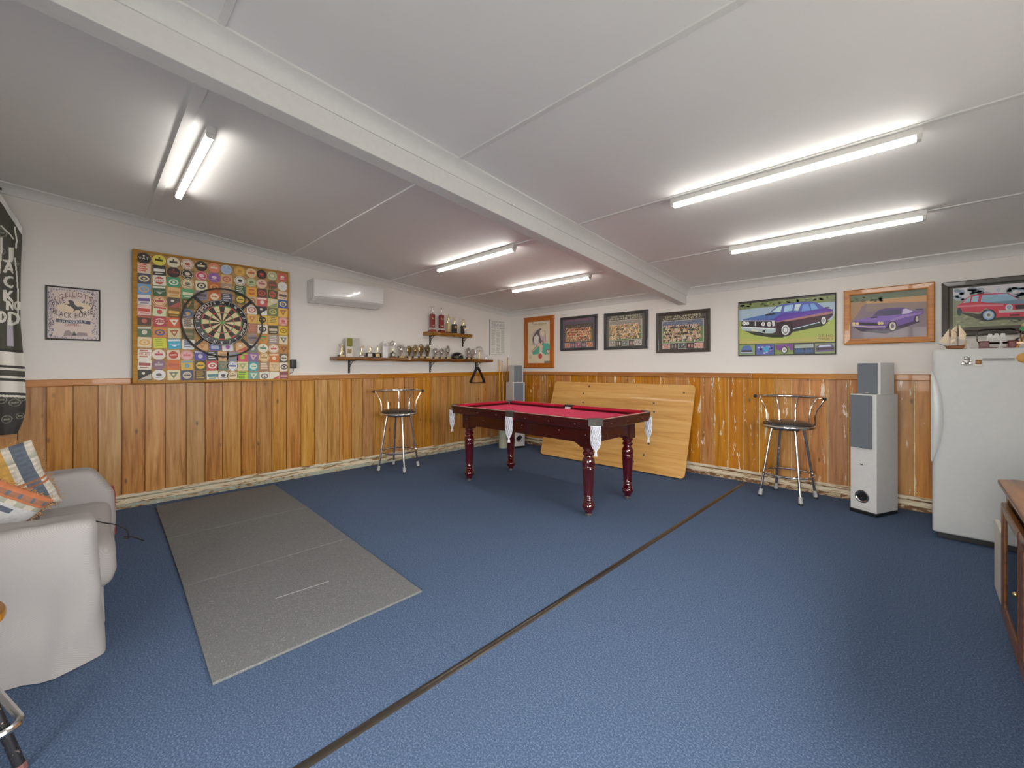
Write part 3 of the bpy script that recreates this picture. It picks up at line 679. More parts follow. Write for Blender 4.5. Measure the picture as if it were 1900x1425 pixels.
# ================================================================== LEFT WALL: BREWERY PRINT
def frame_mb(w, h, fw, d0, d1, lip=.006):
    # mitred picture frame; front at y=-d1, back at y=-d0, origin bottom centre
    b = MB(); o = [(-w/2, 0), (w/2, 0), (w/2, h), (-w/2, h)]; i = [(-w/2+fw, fw), (w/2-fw, fw), (w/2-fw, h-fw), (-w/2+fw, h-fw)]
    def mid(k, t): return tuple(o[k][a]*(1-t)+i[k][a]*t for a in (0, 1))
    rings = [[(p[0], -d0, p[1]) for p in o], [(p[0], -d1+lip*.7, p[1]) for p in o], [(*mid(k, .15),) for k in range(4)], [(*mid(k, .8),) for k in range(4)], None, None]
    rings[2] = [(p[0], -d1, p[1]) for p in rings[2]]; rings[3] = [(p[0], -d1+lip*.5, p[1]) for p in rings[3]]
    rings[4] = [(p[0], -d1+lip, p[1]) for p in i]; rings[5] = [(p[0], -d0, p[1]) for p in i]
    vs = sum(rings, []); fs = []
    for r_ in range(5):
        for k in range(4): fs.append((r_*4+k, r_*4+(k+1) % 4, r_*4+4+(k+1) % 4, r_*4+4+k))
    return b.add(vs, fs)
def picture(name, label, cat, loc, rz, w, h, fw, fmat, art, depth=.022, group=None, glass=True, inset=.008):
    t = thing(name, label, cat, loc, rz, group)
    frame_mb(w, h, fw, 0, depth).build('frame', fmat, t)
    MB().box(-w/2+.004, w/2-.004, -.004, -.0005, .004, h-.004).build('backing', 'darkgrey', t)
    art.build('print', t, mat='print', loc=(0, -inset, fw*.9))
    if glass: MB().box(-w/2+fw*.95, w/2-fw*.95, -depth+.006, -depth+.0045, fw*.95, h-fw*.95).build('glass_pane', 'pane', t)
    return t
rnd = random.Random(3)
w_, h_ = .318, .442; fw = .012
a = Art(w_-2*fw*.9, h_-2*fw*.9, ((190, 140), (1365, 240), (1350, 1315), (190, 1290)))
a.poly([(190, 140), (1365, 240), (1350, 1315), (190, 1290)], 'b3a8a6')
a.poly([(300, 215), (1250, 300), (1240, 1240), (300, 1230)], 'bdaea6')
for i in range(260):       # leafy border ornament
    sd = rnd.random(); u = rnd.uniform(0, .11) if sd < .4 else (rnd.uniform(.89, 1) if sd < .8 else rnd.random()); v = rnd.random() if sd < .8 else rnd.choice((rnd.uniform(0, .03), rnd.uniform(.97, 1)))
    x = 215+u*1110; y = 180+v*1080+u*80; a.hold = i % 6 != 0
    a.ell(x, y, rnd.uniform(9, 24), rnd.uniform(6, 14), rnd.choice(('5d5a6c', '6b6878', '4d5468', '77707a', '8c8088')), 8, rnd.uniform(0, 3))
a.hold = False
a.text('S.G.ELLIOTT', 775, 500, 105, '6f4a4a', 880, 130); a.text('60TH', 810, 415, 34, '5a4c50', 150)
a.text('PALE', 480, 560, 120, '463c54', 300, 0, rot=-.42); a.text('ALES', 1090, 590, 110, '47404f', 300, 0, rot=.46)
a.ell(800, 610, 390, 120, 'c4b49c', 24)
a.poly([(665, 460), (720, 445), (790, 470), (815, 540), (880, 595), (960, 590), (1030, 620), (990, 650), (930, 645), (985, 700), (1020, 720), (960, 715), (920, 670), (850, 665), (800, 700), (770, 720), (810, 660), (720, 580), (690, 590), (640, 540), (570, 560), (620, 525), (680, 540), (705, 520)], '43464a')
a.text('BLACK HORSE', 775, 740, 120, '4c4248', 900, -110); a.line([(380, 890), (560, 920), (780, 930), (1000, 925), (1170, 950)], 70, '4a4c60')
a.text('BREWERY', 775, 945, 50, 'c9c2bc', 640, -8); a.text('CAMPBELL', 775, 1025, 44, '7c4444', 380, 6)
a.poly([(560, 1220), (600, 1130), (680, 1110), (760, 1180), (800, 1120), (850, 1200), (900, 1150), (1090, 1170), (1100, 1240), (560, 1240)], '8b7c7c'); a.poly([(760, 1225), (800, 1130), (850, 1225)], '45474c')
picture('framed_print', 'small thin-framed brewery print with a leaping black horse, next to the flag', 'picture', (XA, -.093, 1.482), QA, w_, h_, fw, 'frame_black', a, .014)

# ================================================================== COASTER BOARD + DARTBOARD
CBW, CBH = 1.282, 1.198
cb = thing('coaster_board', 'square cork board covered with beer coasters behind the dartboard', 'coaster board', (XA+.024, .914, 1.113), QA)
MB().box(-CBW/2, CBW/2, -.030, -.012, 0, CBH).build('cork_panel', 'cork', cb)
MB().box(-CBW/2+.02, CBW/2-.02, -.0125, -.001, .08, CBH-.02).build('backing', 'board_tan', cb)
for nm, bx in (('edge_strip', (-CBW/2-.004, -CBW/2+.028, 0, CBH)), ('edge_strip', (CBW/2-.016, CBW/2, 0, CBH)), ('edge_strip', (-CBW/2+.028, CBW/2-.016, 0, .022)), ('edge_strip', (-CBW/2+.028, CBW/2-.016, CBH-.016, CBH))):
    MB().box(bx[0], bx[1], -.042, -.012, bx[2], bx[3]).build(nm, 'board_tan', cb, bevel=.003)
HC = homog(((97, 68), (1612, 297), (1590, 1345), (87, 1385)), ((-CBW/2, CBH), (CBW/2, CBH), (CBW/2, 0), (-CBW/2, 0)))
CX12 = [200, 350, 490, 625, 760, 885, 1005, 1135, 1245, 1345, 1447, 1545]
CX13 = [200, 337, 480, 610, 740, 855, 958, 1050, 1145, 1250, 1355, 1450, 1545]
CROWS = [(160, 345), (260, 435), (360, 525), (465, 607), (570, 690), (670, 775), (770, 865), (880, 955), (985, 1045), (1100, 1130), (1200, 1215), (1300, 1305)]
# shape(o round, s square) base accent [words]
CD = ['o2a2622d8cdb0 ocdb84a2c2a26 oc9bfa63c3630 oc8bcaea05048 o2c2a26c8b89a oc8785ac8b8a8 o8aa2bcc8c0ac oc29a4ca88040 oc8ac84a86040 o2a2624a83a34 o98a07cc8bca0 ob0524cc8b8a8',
      'sc8ae98b84c3c s2c2a28d8d0bc o2c2826b84038 o34302ec0b4a0 ob0485cd0c0b8 o7c5498c8b0a4 sb4946ca85a4c oc8c4b82c2c2e oacac84607850 oc0a494985858 o4c5440a84840 oc8c4bcb8b8b8',
      's3c4458c8b48c scfc4b6a84844 s308464d0c8b0 oc4b4945c5c50 sc9bfa23c3a38 sa85c30c88c50 s94806cb89c7c s35563ad8d0b8 sc8903ca84838 s4a3a32a84a3c s3c4c30a84c3c sc0a8905c4a44',
      's5a8ab4b8905c s33543cd0c8b4 sc0a070a87848 s4c8c64c8c0a4 s78747c504c58 sb85c34c8b8a0 s3f4660b8b4b0 s5c5230c0a84c sb89a70886850 sb05054d0c0b0 sb8b08c7c8858 s2f4c86c8b868',
      'sc8bfb85a4a80 oc4a480984844 s4a4440a05048 s49512cb07c4c so . . . sc8c0b6a04c40 s35333ac8c4c0 s606840a8a870 sc49c4c8c6030',
      'sc8a8a0b04438 sb8c0a0b0484c s6c5030c89c48 o35587cb88c50 . . . . sc09a58a87038 sc4a04c3c3828 sc0983c586838 oc09488a84c4c',
      's46382ca85a4c sa03c4cd0b8a4 sb8563ad0c8b4 sc4b8a4484444 . . . . s986858b07858 sc8c0ae343230 s423a30b0a48c sc0a030806820',
      's4a6450b8b0a0 sb8783c3c5484 sb8b08ca05844 s5a5a4084785c . . . . s8c7c78605860 sb87a3c348454 s847c78c4bcac sc0b494585c68',
      'sc4b498c8984c sb8b83c889c3c s3a94b0d0d0c8 sc8c4bc3c4c80 sbc9468a87840 s4a5a90c0c0c4 sc8c0c48c5890 sc09c74a85444 s6c746cb8b4ac oc8c0ac4c7c64 oc8bcacb05850 s9c6c38784c28',
      'scac0b4b0403c oc8bcb0b04850 sc4b09ca84438 oc89c9cb86868 s504c90b0a8b8 s3c444cd0ccc4 sbc9870a07850 s6c8090988868 sb84c6490b038 s706088b89890 oc4ac84987848 sb86434d0b898 s4c4840b8b0a4',
      'scac4b894504c o7c6070a8a0a4 sb8683ca85844 sb89a4c6c90a4 s4a4438c0a03c sb04848d0c8b8 s60705c8c7c64 oc8c4c05c6888 sc0b48c88985c s388a98b8c0a8 s8c6c58c8b8a0 sbca47ca89470 sc8bcb03c3028',
      's34322ea8a498 oc8c4c0605c60 sc4b898687858 s3c4868b0a490 s4c463cb89c58 scac4b0487c7c oc8c4bc484450 oc4b4948c7858 s98b840586828 s64908cc0c0a8 sc0bcac585c60 sc8c0b4a84848 s704044b08080']
words_ = {(0, 0): 'VAT', (0, 6): 'XXXX', (1, 2): 'COKE', (2, 1): 'PERRY', (2, 8): 'XXXX', (3, 1): 'CARLTON', (6, 1): 'ALES', (8, 2): 'HIGHDIVE', (9, 0): 'BUD', (7, 9): 'ALE'}
cr = random.Random(11)
def coaster(r_, c_, code, x, y, cbo):
    sh_, base, acc = code[0], code[1:7], code[7:13]
    if code == 'so': return
    u, v = HC(x, y); w = .0485
    tl = cr.uniform(-.07, .07)
    b = MB(); n = 22 if sh_ == 'o' else 0
    if n: out = [(w*math.cos(2*math.pi*i/n), w*math.sin(2*math.pi*i/n)) for i in range(n)]
    else: q = w*.96; e = .006; out = [(-q, -q+e), (-q+e, -q), (q-e, -q), (q, -q+e), (q, q-e), (q-e, q), (-q+e, q), (-q, q-e)]
    bc = px(base); ac = px(acc)
    b.prism(out, 0, -.0016, 'y', bc)
    lay = [0]
    def flat(pts, c):
        lay[0] += 1; yy = -.0016-.00015*lay[0]; b.add([(p_[0], yy, p_[1]) for p_ in pts], [tuple(range(len(pts)))], c)
    def disc(cx_, cz_, rx, rz_, c, n=16): flat([(cx_+rx*math.cos(2*math.pi*i/n), cz_+rz_*math.sin(2*math.pi*i/n)) for i in range(n)], c)
    def rect(x0, x1, z0, z1, c): flat([(x0, z0), (x1, z0), (x1, z1), (x0, z1)], c)
    k = cr.randrange(7)
    if sh_ == 'o':
        if k < 4: disc(0, 0, w*.88, w*.88, ac, 22); disc(0, 0, w*.80, w*.80, bc, 22)
        (disc(0, .002, w*.42, w*.3, ac), rect(-w*.5, w*.5, -w*.5, -w*.38, ac)) if k % 2 else (rect(-w*.6, w*.6, -w*.16, w*.22, ac), disc(0, w*.45, w*.15, w*.15, ac, 8))
    else:
        if k == 0: disc(0, 0, w*.75, w*.6, ac); disc(0, 0, w*.5, w*.36, bc); disc(0, 0, w*.2, w*.2, ac, 8)
        elif k == 1: rect(-w*.8, w*.8, -w*.25, w*.3, ac); rect(-w*.6, w*.6, -w*.65, -w*.5, ac)
        elif k == 2: flat([(-w*.7, w*.6), (w*.7, w*.6), (0, -w*.7)], ac); disc(0, w*.15, w*.22, w*.22, bc, 8)
        elif k == 3: rect(-w*.9, w*.9, w*.5, w*.85, ac); disc(0, -w*.1, w*.4, w*.45, ac, 12)
        elif k == 4: flat([(-w*.9, -w*.9), (w*.9, -w*.9), (w*.9, w*.2)], ac); disc(-w*.2, w*.3, w*.25, w*.25, px('c8c0b0'), 10)
        elif k == 5:
            for i in range(4): rect(-w*.7, w*.7*cr.uniform(.4, 1), w*(.6-.38*i), w*(.78-.38*i), ac)
        else: disc(0, 0, w*.72, w*.72, ac, 18); rect(-w*.5, w*.5, -w*.1, w*.12, bc)
    wd = words_.get((r_, c_))
    if wd:
        aa = Art(.09, .09); aa.f = lambda p_, q_: (p_, q_); aa.w = aa.h = 9
        rect(-w*.86, w*.86, -w*.28, w*.30, bc)
        gx = 0; gs = []
        for ch in wd: g = glyph(ch); gs.append((g, gx)); gx += g[2]+.1
        s_ = w*1.5/gx; hh = min(s_, .028)
        for g, g0 in gs: b.add([((g0+p_[0])*s_-w*.73, -.0016-.0009, p_[1]*hh-.010) for p_ in g[0]], g[1], ac)
    b.build('coaster', 'print', cbo, (u, -.0302, v), (0, tl, 0))
for r_, row in enumerate(CD):
    it = row.split(); 
    if len(it) < 9: it = it
    n = len(it); left, right = CROWS[r_]
    for c_, code in enumerate(it):
        if code == '.': continue
        x = (CX13 if n == 13 else CX12)[c_]; y = left+(right-left)*(x-200)/1345
        coaster(r_, c_, code, x, y, cb)
# dartboard
dz = 1.704-.002; DT = .075
dt = thing('dartboard', 'round bristle dartboard with black number ring on the coaster board', 'dartboard', (XA+.058, .926, dz), QA)
RY90 = Matrix.Rotation(R(90), 4, 'X')
MB().lathe([(.2255, 0), (.2255, .036), (.221, .038), (.174, .038)], 48, RY90).build('surround', 'black_plastic', dt, smooth=40)
def annulus(r0, r1, colf, seg, y, sub=4):
    b = MB()
    for k in range(seg):
        for q in range(sub):
            a0 = 2*math.pi*(k-.5+q/sub)/seg; a1 = 2*math.pi*(k-.5+(q+1)/sub)/seg
            b.add([(r0*math.sin(a0), y, r0*math.cos(a0)), (r1*math.sin(a0), y, r1*math.cos(a0)), (r1*math.sin(a1), y, r1*math.cos(a1)), (r0*math.sin(a1), y, r0*math.cos(a1))], [(0, 1, 2, 3)], colf(k))
    return b
BL, CRM, RED, GRN = px('2c2622'), px('c0ae86'), px('b8382e'), px('4a8a42')
sg = MB()
for r0, r1, f in ((.0, .016, lambda k: GRN), (.016, .098, lambda k: BL if k % 2 == 0 else CRM), (.098, .108, lambda k: RED if k % 2 == 0 else GRN), (.108, .161, lambda k: BL if k % 2 == 0 else CRM), (.161, .171, lambda k: RED if k % 2 == 0 else GRN), (.171, .176, lambda k: BL)):
    q = annulus(max(r0, .0005), r1, f, 20, -.0385); sg.add(q.v, q.f); sg.c[-len(q.c):] = q.c
sg.build('segments', 'print', dt)
MB().tube([(.219*math.sin(2*math.pi*i/48), -.0395, .219*math.cos(2*math.pi*i/48)) for i in range(48)], .002, 5, True).build('white_ring', 'white_matt', dt, smooth=True)
wires = MB()
for rr in (.098, .108, .161, .171): wires.tube([(rr*math.sin(2*math.pi*i/40), -.039, rr*math.cos(2*math.pi*i/40)) for i in range(40)], .0008, 4, True)
wires.build('wire', 'chrome_dull', dt)
nums = [20, 1, 18, 4, 13, 6, 10, 15, 2, 17, 3, 19, 7, 16, 8, 11, 14, 9, 12, 5]
at_ = Art(.45, .45); at_.f = lambda p_, q_: (p_, -q_+.0); 
def radial_text(t, ang, rad, h, c, nm='number'):
    lb = MB()
    gx = 0; gs = []
    for ch in t: g = glyph(ch); gs.append((g, gx)); gx += g[2]+.08
    s_ = h/CAPH
    for g, g0 in gs:
        vs = []
        for (x, y) in g[0]:
            lx = (g0+x-gx/2)*s_; an = ang+lx/rad; rr = rad+y*s_; vs.append((rr*math.sin(an), -.0392, rr*math.cos(an)))
        lb.add(vs, g[1], c)
    lb.build(nm, 'print', dt)
for i, n in enumerate(nums):
    an = 2*math.pi*i/20
    if i not in (16, 17, 18, 6, 7): radial_text(str(n), an, .186, .024, px('cfc8be'))
radial_text('WINMAU', 2*math.pi*16.9/20, .181, .032, px('d8a89c'), 'lettering'); radial_text('BLADE', 2*math.pi*6.2/20, .183, .026, px('c8c0a8'), 'lettering')
rg = thing('dartboard_ring', 'large black steel hoop with four arms around the dartboard', 'dartboard surround', (XA+.058, .944, dz+.0), QA)
MB().tube([(.338*math.sin(2*math.pi*i/64), -.034, .338*math.cos(2*math.pi*i/64)) for i in range(64)], .0085, 8, True).build('hoop', 'hoop_steel', rg, smooth=True)
for k in range(4):
    a0 = R(45+90*k); T = Matrix.Rotation(a0, 4, 'Y')
    MB().box(-.013, .013, -.010, -.003, .222, .334, T=T).box(-.013, .013, -.034, -.003, .328, .336, T=T).build('arm', 'iron', rg)
# power point with plug pack
pp_ = thing('power_point', 'white power outlet beside the coaster board', 'power outlet', (XA, 1.625, 1.285), QA)
MB().box(-.058, .058, -.009, 0, -.037, .037).build('plate', 'white_plastic', pp_, bevel=.004)
for sx in (-.03, .03): MB().box(sx-.006, sx+.006, -.013, -.009, .012, .028).build('switch', 'white_matt', pp_, bevel=.002)
ad = thing('plug_pack', 'black plug pack with a thin lead in the power outlet', 'power adapter', (XA+.0095, 1.604, 1.298), QA)
MB().soft(-.029, .029, -.05, 0, -.052, .048, .008, 3).build('case', 'black_plastic', ad, smooth=True)
MB().tube([(0, -.03, -.05), (0, -.03, -.075), (-.008, -.028, -.095), (-.03, -.02, -.108), (-.065, -.012, -.112)], .0028, 6).build('lead', 'black_plastic', ad, smooth=True)

# ================================================================== AIR CONDITIONER
ac = thing('air_conditioner', 'white wall-mounted split air conditioner above the shelf', 'air conditioner', (XA, 2.185, 2.0), QA)
W = .425
prof = [(0, .262), (-.188, .262), (-.200, .256), (-.204, .240), (-.204, .075), (-.198, .052), (-.186, .040), (-.150, .018), (-.06, 0), (0, .004)]
def shell(p_, x0, x1, T=None):
    return MB().prism([(a_, b_) for a_, b_ in p_], x0, x1, 'x')
shell(prof, -W, W).build('casing', 'white_plastic', ac, bevel=.006, seg=3)
MB().soft(-W+.004, W-.004, -.214, -.196, .056, .260, .008, 6).build('front_panel', 'white_plastic', ac, smooth=True)
fl = shell([(-.188, .040), (-.194, .044), (-.110, .004), (-.105, -.002), (-.112, -.003)], -W+.05, W-.05).build('louvre', 'white_matt', ac)
MB().box(W-.05, W-.012, -.2148, -.2138, .077, .081).build('badge', 'chrome', ac)
for i in range(5): MB().box(-W-.0015, -W+.002, -.165+.03*i, -.158+.03*i, .05, .235).build('side_groove', 'white_matt', ac)

# ================================================================== SHELVES WITH TROPHIES
def bracket(parent, x, h=.15, d=.15):
    g = MB(); g.box(x-.011, x+.011, -.006, 0, -h, 0).box(x-.011, x+.011, -d, 0, -.006, 0)
    def scroll(cy, cz_, r0, t0, t1, n=14):
        return [(x, cy+math.cos(t0+(t1-t0)*i/n)*r0*(1-.5*i/n), cz_+math.sin(t0+(t1-t0)*i/n)*r0*(1-.5*i/n)) for i in range(n+1)]
    g.tube([(x, -.006, -h*.72), (x, -.030, -h*.5), (x, -.062, -h*.28), (x, -d*.72, -.008)], .0042, 6)
    g.tube(scroll(-.022, -h*.76, .022, -2.2, 3.2), .0036, 6); g.tube(scroll(-.034, -h*.22, .022, 1.0, 6.4), .0036, 6)
    return g.build('bracket', 'iron', parent)
def live_edge(x0, x1, d, th, seed):
    r_ = random.Random(seed); b = MB(); n = 40; vs = []
    for i in range(n+1):
        x = x0+(x1-x0)*i/n; e = d+.010*math.sin(i*.7+seed)+r_.uniform(-.003, .003); e2 = th+.004*math.sin(i*.9+1)
        vs += [(x, 0, 0), (x, 0, -th), (x, -e+.012, -e2), (x, -e, -e2*.55), (x, -e+.006, 0)]
    fs = [(i*5+j, i*5+(j+1) % 5, i*5+5+(j+1) % 5, i*5+5+j) for i in range(n) for j in range(5)]+[(0, 1, 2, 3, 4), tuple(n*5+j for j in (4, 3, 2, 1, 0))]
    return b.add(vs, fs)
SHZ = 1.383
ls = thing('long_shelf', 'long rustic timber shelf of trophies on three iron brackets', 'shelf', (XA, 3.255, SHZ), QA)
live_edge(-1.235, 1.235, .215, .042, 3).build('plank', 'shelfwood', ls, smooth=30)
for y in (2.254, 3.444, 4.308):
    o = bracket(ls, y-3.255, .155, .16); o.location = (0, 0, -.042)
ss = thing('short_shelf', 'short rustic timber shelf with red column trophies', 'shelf', (XA, 3.712, 1.762), QA)
live_edge(-.39, .39, .18, .048, 8).build('plank', 'shelfwood2', ss, smooth=30)
for y in (3.444, 4.041):
    o = bracket(ss, y-3.712, .135, .13); o.location = (0, 0, -.048)
def figure(b, x, z, h, y=0, pose=0, c=0):
    # little cast player: legs, trunk, arms, head, bat or cue
    s = h; P_ = lambda a, d, e: (x+a*s, y+d*s, z+e*s)
    b.tube([P_(-.10, 0, 0), P_(-.07, -.03, .24), P_(-.03, 0, .46)], [.030*s, .040*s, .055*s], 6); b.tube([P_(.13, 0, 0), P_(.08, -.05, .24), P_(.03, 0, .46)], [.030*s, .040*s, .055*s], 6)
    b.tube([P_(0, 0, .42), P_(.01, -.01, .60), P_(.02, -.02, .78)], [.075*s, .085*s, .06*s], 8); b.sphere(P_(.03, -.03, .90), .075*s, 6)
    if pose == 0: b.tube([P_(-.06, 0, .74), P_(-.17, -.04, .62), P_(-.10, -.12, .54)], .028*s, 5); b.tube([P_(.09, 0, .74), P_(.20, -.02, .88), P_(.16, -.02, 1.05)], .028*s, 5)
    elif pose == 1: b.tube([P_(-.06, 0, .74), P_(-.24, -.02, .86), P_(-.28, -.02, 1.02)], .028*s, 5); b.tube([P_(.09, 0, .74), P_(.24, -.02, .88), P_(.30, -.02, 1.0)], .028*s, 5)
    else: b.tube([P_(-.06, 0, .74), P_(-.02, -.14, .62), P_(.10, -.16, .56)], .028*s, 5); b.tube([P_(.09, 0, .74), P_(.18, -.10, .60), P_(.12, -.16, .54)], .028*s, 5); b.tube([P_(.10, -.16, .56), P_(-.12, -.12, .10)], .018*s, 5)
    return b
def trophy(label, y, kind, h, mat='gold', base='frame_black', plq='goldplaque', wd=.05, shelf='long', dx=-.11, pose=0, name='trophy'):
    z = SHZ+.001 if shelf == 'long' else 1.763
    t = thing(name, label, 'trophy', (XA-dx, y, z), QA, 'trophies on the long shelf' if shelf == 'long' else 'trophies on the short shelf')
    if kind == 'figure':
        MB().box(-wd/2, wd/2, -.022, .022, 0, .026).build('base', base, t, bevel=.003)
        MB().box(-wd*.42, wd*.42, -.0235, -.0215, .004, .022).build('plaque', plq, t)
        figure(MB(), 0, .026, h-.026, pose=pose).build('figure', mat, t, smooth=True)
    elif kind == 'block':
        MB().box(-wd/2, wd/2, -.025, .025, 0, .058).build('base', base, t, bevel=.003)
        MB().box(-wd*.46, wd*.2, -.0265, -.0245, .010, .05).build('plaque', plq, t)
        figure(MB(), 0, .058, h-.058, pose=pose).build('figure', mat, t, smooth=True)
    elif kind == 'resin':        # cast shield with rays and a ball
        MB().box(-wd*.42, wd*.42, -.022, .022, 0, .03).build('base', base, t, bevel=.003)
        MB().box(-wd*.36, wd*.36, -.0235, -.0215, .004, .026).build('plaque', plq, t)
        b = MB(); r_ = random.Random(int(y*1000)); hh = h-.03
        b.prism([(-.012, .03), (.012, .03), (wd*.30, .03+hh*.35), (wd*.50, .03+hh*.75), (wd*.34, .03+hh*.70), (0, .03+hh*.62), (-wd*.34, .03+hh*.70), (-wd*.5, .03+hh*.75), (-wd*.30, .03+hh*.35)], -.012, .010, 'y')
        n = 7
        for i in range(n):
            a = R(25+130*i/(n-1)); l = hh*(.52+.10*r_.random()+(.06 if pose else 0)); cx_, cz_ = 0, .03+hh*.42
            b.tube([(cx_+math.cos(a)*wd*.2, -.004, cz_+math.sin(a)*hh*.15), (cx_+math.cos(a)*wd*.46, -.008, cz_+math.sin(a)*l*.7), (cx_+math.cos(a)*wd*.62, -.002, cz_+math.sin(a)*l)], [.008, .007, .003], 5)
        b.sphere((0, -.016, .03+hh*.50), wd*.30, 6, (1, .5, 1)); b.tube([(-wd*.3, -.018, .03+hh*.2), (0, -.028, .03+hh*.34), (wd*.3, -.018, .03+hh*.55)], .006, 5)
        b.build('casting', mat, t, smooth=50)
    elif kind == 'shieldround':
        MB().box(-wd*.42, wd*.42, -.022, .022, 0, .03).build('base', base, t, bevel=.003)
        MB().box(-wd*.36, wd*.36, -.0235, -.0215, .004, .026).build('plaque', plq, t)
        hh = h-.03; b = MB(); b.sphere((0, 0, .03+hh*.62), wd*.52, 8, (1, .28, hh*.40/(wd*.52)))
        b.tube([(0, 0, .028), (-.004, -.008, .03+hh*.3)], [.014, .02], 7)
        for i in range(5): b.tube([(-wd*.36, -.016, .03+hh*(.40+.1*i)), (0, -wd*.17, .03+hh*(.36+.1*i)), (wd*.36, -.016, .03+hh*(.42+.1*i))], .0045, 5)
        b.build('casting', mat, t, smooth=50)
    elif kind == 'medal':
        MB().box(-wd*.5, wd*.5, -.025, .025, 0, .014).build('foot', 'cabinetwood', t, bevel=.002)
        MB().box(-wd*.36, wd*.36, -.020, .020, .014, .068).build('base', base, t, bevel=.003)
        MB().box(-wd*.24, wd*.24, -.0215, -.0195, .024, .058).build('plaque', 'silverplaque', t)
        MB().lathe([(.008, .068), (.012, .078), (.006, .09), (.009, .105), (.006, .125)], 10).build('stem', mat, t, smooth=True)
        b = MB(); T = Matrix.Translation((0, 0, h-.034)) @ Matrix.Rotation(R(90), 4, 'X'); b.lathe([(0, .008), (.012, .008), (.016, .004), (.026, .004), (.034, .008), (.036, 0), (.034, -.006), (0, -.006)], 24, T); b.build('medallion', 'silver', t, smooth=50)
    elif kind == 'column':
        MB().box(-wd*.62, wd*.62, -.045, .045, 0, .022).box(-wd*.55, wd*.55, -.04, .04, .022, .034).build('base', 'trophy_red', t, bevel=.003)
        for sx in (-1, 1): MB().lathe([(.009, .034), (.006, .04), (.006, .055), (.009, .062)], 8, Matrix.Translation((sx*wd*.38, 0, 0))).build('pillar', 'silver', t, smooth=True)
        cs = .062; MB().box(-wd*.5, wd*.5, -.026, .026, cs, cs+h*.56).build('column', 'trophy_red', t, bevel=.003)
        aa = Art(wd, h*.56); aa.text('1st' if pose == 0 else '2nd', .5, .36, .13, 'd8c090', .62, 0); aa.rect(.28, .82, .80, .88, 'd0a890'); aa.build('lettering', t, loc=(0, -.0262, cs))
        MB().lathe([(.014, cs+h*.56), (.018, cs+h*.56+.008), (.007, cs+h*.56+.02)], 10).build('cap', 'silver', t, smooth=True)
        figure(MB(), 0, cs+h*.56+.016, h*.30, pose=1).build('figure', 'silver', t, smooth=True)
    elif kind == 'slim':
        MB().box(-wd*.7, wd*.7, -.025, .025, 0, .02).build('base', 'cabinetwood', t, bevel=.002)
        MB().box(-wd*.45, wd*.45, -.02, .02, .02, h*.55).build('column', 'goldplaque', t, bevel=.003)
        figure(MB(), 0, h*.55, h*.45, pose=2).build('figure', 'gold', t, smooth=True)
    elif kind == 'plinth':
        MB().box(-wd*.55, wd*.55, -.028, .028, 0, .014).build('foot', 'frame_dkbrown', t, bevel=.002)
        MB().box(-wd*.5, wd*.5, -.022, .022, .014, h*.56).build('body', 'frame_black', t, bevel=.002)
        T = Matrix.Translation((wd*.08, -.0225, h*.38)) @ Matrix.Rotation(R(90), 4, 'X')
        MB().lathe([(0, .003), (.008, .005), (.010, .002), (.021, .004), (.024, 0)], 18, T).build('rosette', 'gold', t, smooth=50)
        figure(MB(), 0, h*.56, h*.44, pose=1).build('figure', 'gold', t, smooth=True)
    return t
trophy('gold cricketer trophy on a low dark base, first on the shelf by the air conditioner', 2.118, 'figure', .155, wd=.075, pose=1)
# award case
t = thing('award_case', 'clear award block with green and gold ribbon panel on the long shelf', 'award', (XA+.10, 2.262, SHZ+.001), QA)
MB().box(-.02, .078, -.02, .055, 0, .232).build('case', 'perspex', t, bevel=.002)
MB().box(-.10, -.02, -.035, .0, 0, .234).build('panel', 'cream_board', t, bevel=.002)
MB().soft(-.092, -.026, -.05, -.034, .128, .228, .01, 3).build('green_ribbon', 'green', t, smooth=True) if 'green' in M else None
MB().box(-.085, -.035, -.038, -.034, .045, .098).build('plaque', 'bronze', t)
trophy('small gold player trophy beside the green award block', 2.365, 'figure', .145, wd=.055, plq='silverplaque')
trophy('gold player trophy on a dark block with a silver plate', 2.476, 'block', .160, wd=.085, plq='silverplaque', pose=2)
trophy('gold player trophy on a dark block with a gold plate', 2.578, 'block', .155, wd=.085, plq='goldplaque', pose=0)
t = thing('glass_award', 'tall pale rectangular award with a grey square on the long shelf', 'award', (XA+.11, 2.68, SHZ+.001), QA)
MB().box(-.034, .034, -.012, .012, 0, .206).build('slab', 'white_plastic', t, bevel=.004); MB().box(-.024, .024, -.0135, -.0115, .145, .188).build('grey_square', 'perspex', t)
trophy('silver medallion trophy on a black cube base', 2.793, 'medal', .222, 'gold', wd=.075)
trophy('wide silver cast trophy shaped like a V', 2.915, 'resin', .200, 'silver', wd=.10, pose=1)
trophy('plain bronze oval trophy, first of the four bronze ones', 3.040, 'shieldround', .165, 'bronze', wd=.075)
trophy('bronze star trophy with a bright plate, second of the four bronze ones', 3.130, 'resin', .185, 'bronze', wd=.08, plq='silverplaque', pose=1)
trophy('bronze striped oval trophy, third of the four bronze ones', 3.225, 'shieldround', .195, 'bronze', wd=.085)
trophy('dark bronze spiky trophy, last of the four bronze ones', 3.330, 'resin', .20, 'dkbronze', wd=.085, pose=1)
trophy('small silver cast trophy, farthest of three from the black cap', 3.462, 'resin', .160, 'silver', wd=.075)
trophy('small silver cast trophy in the middle of the three before the cap', 3.570, 'resin', .155, 'silver', wd=.075)
trophy('taller silver cast trophy right next to the black cap', 3.676, 'resin', .190, 'silver', wd=.07, pose=1)
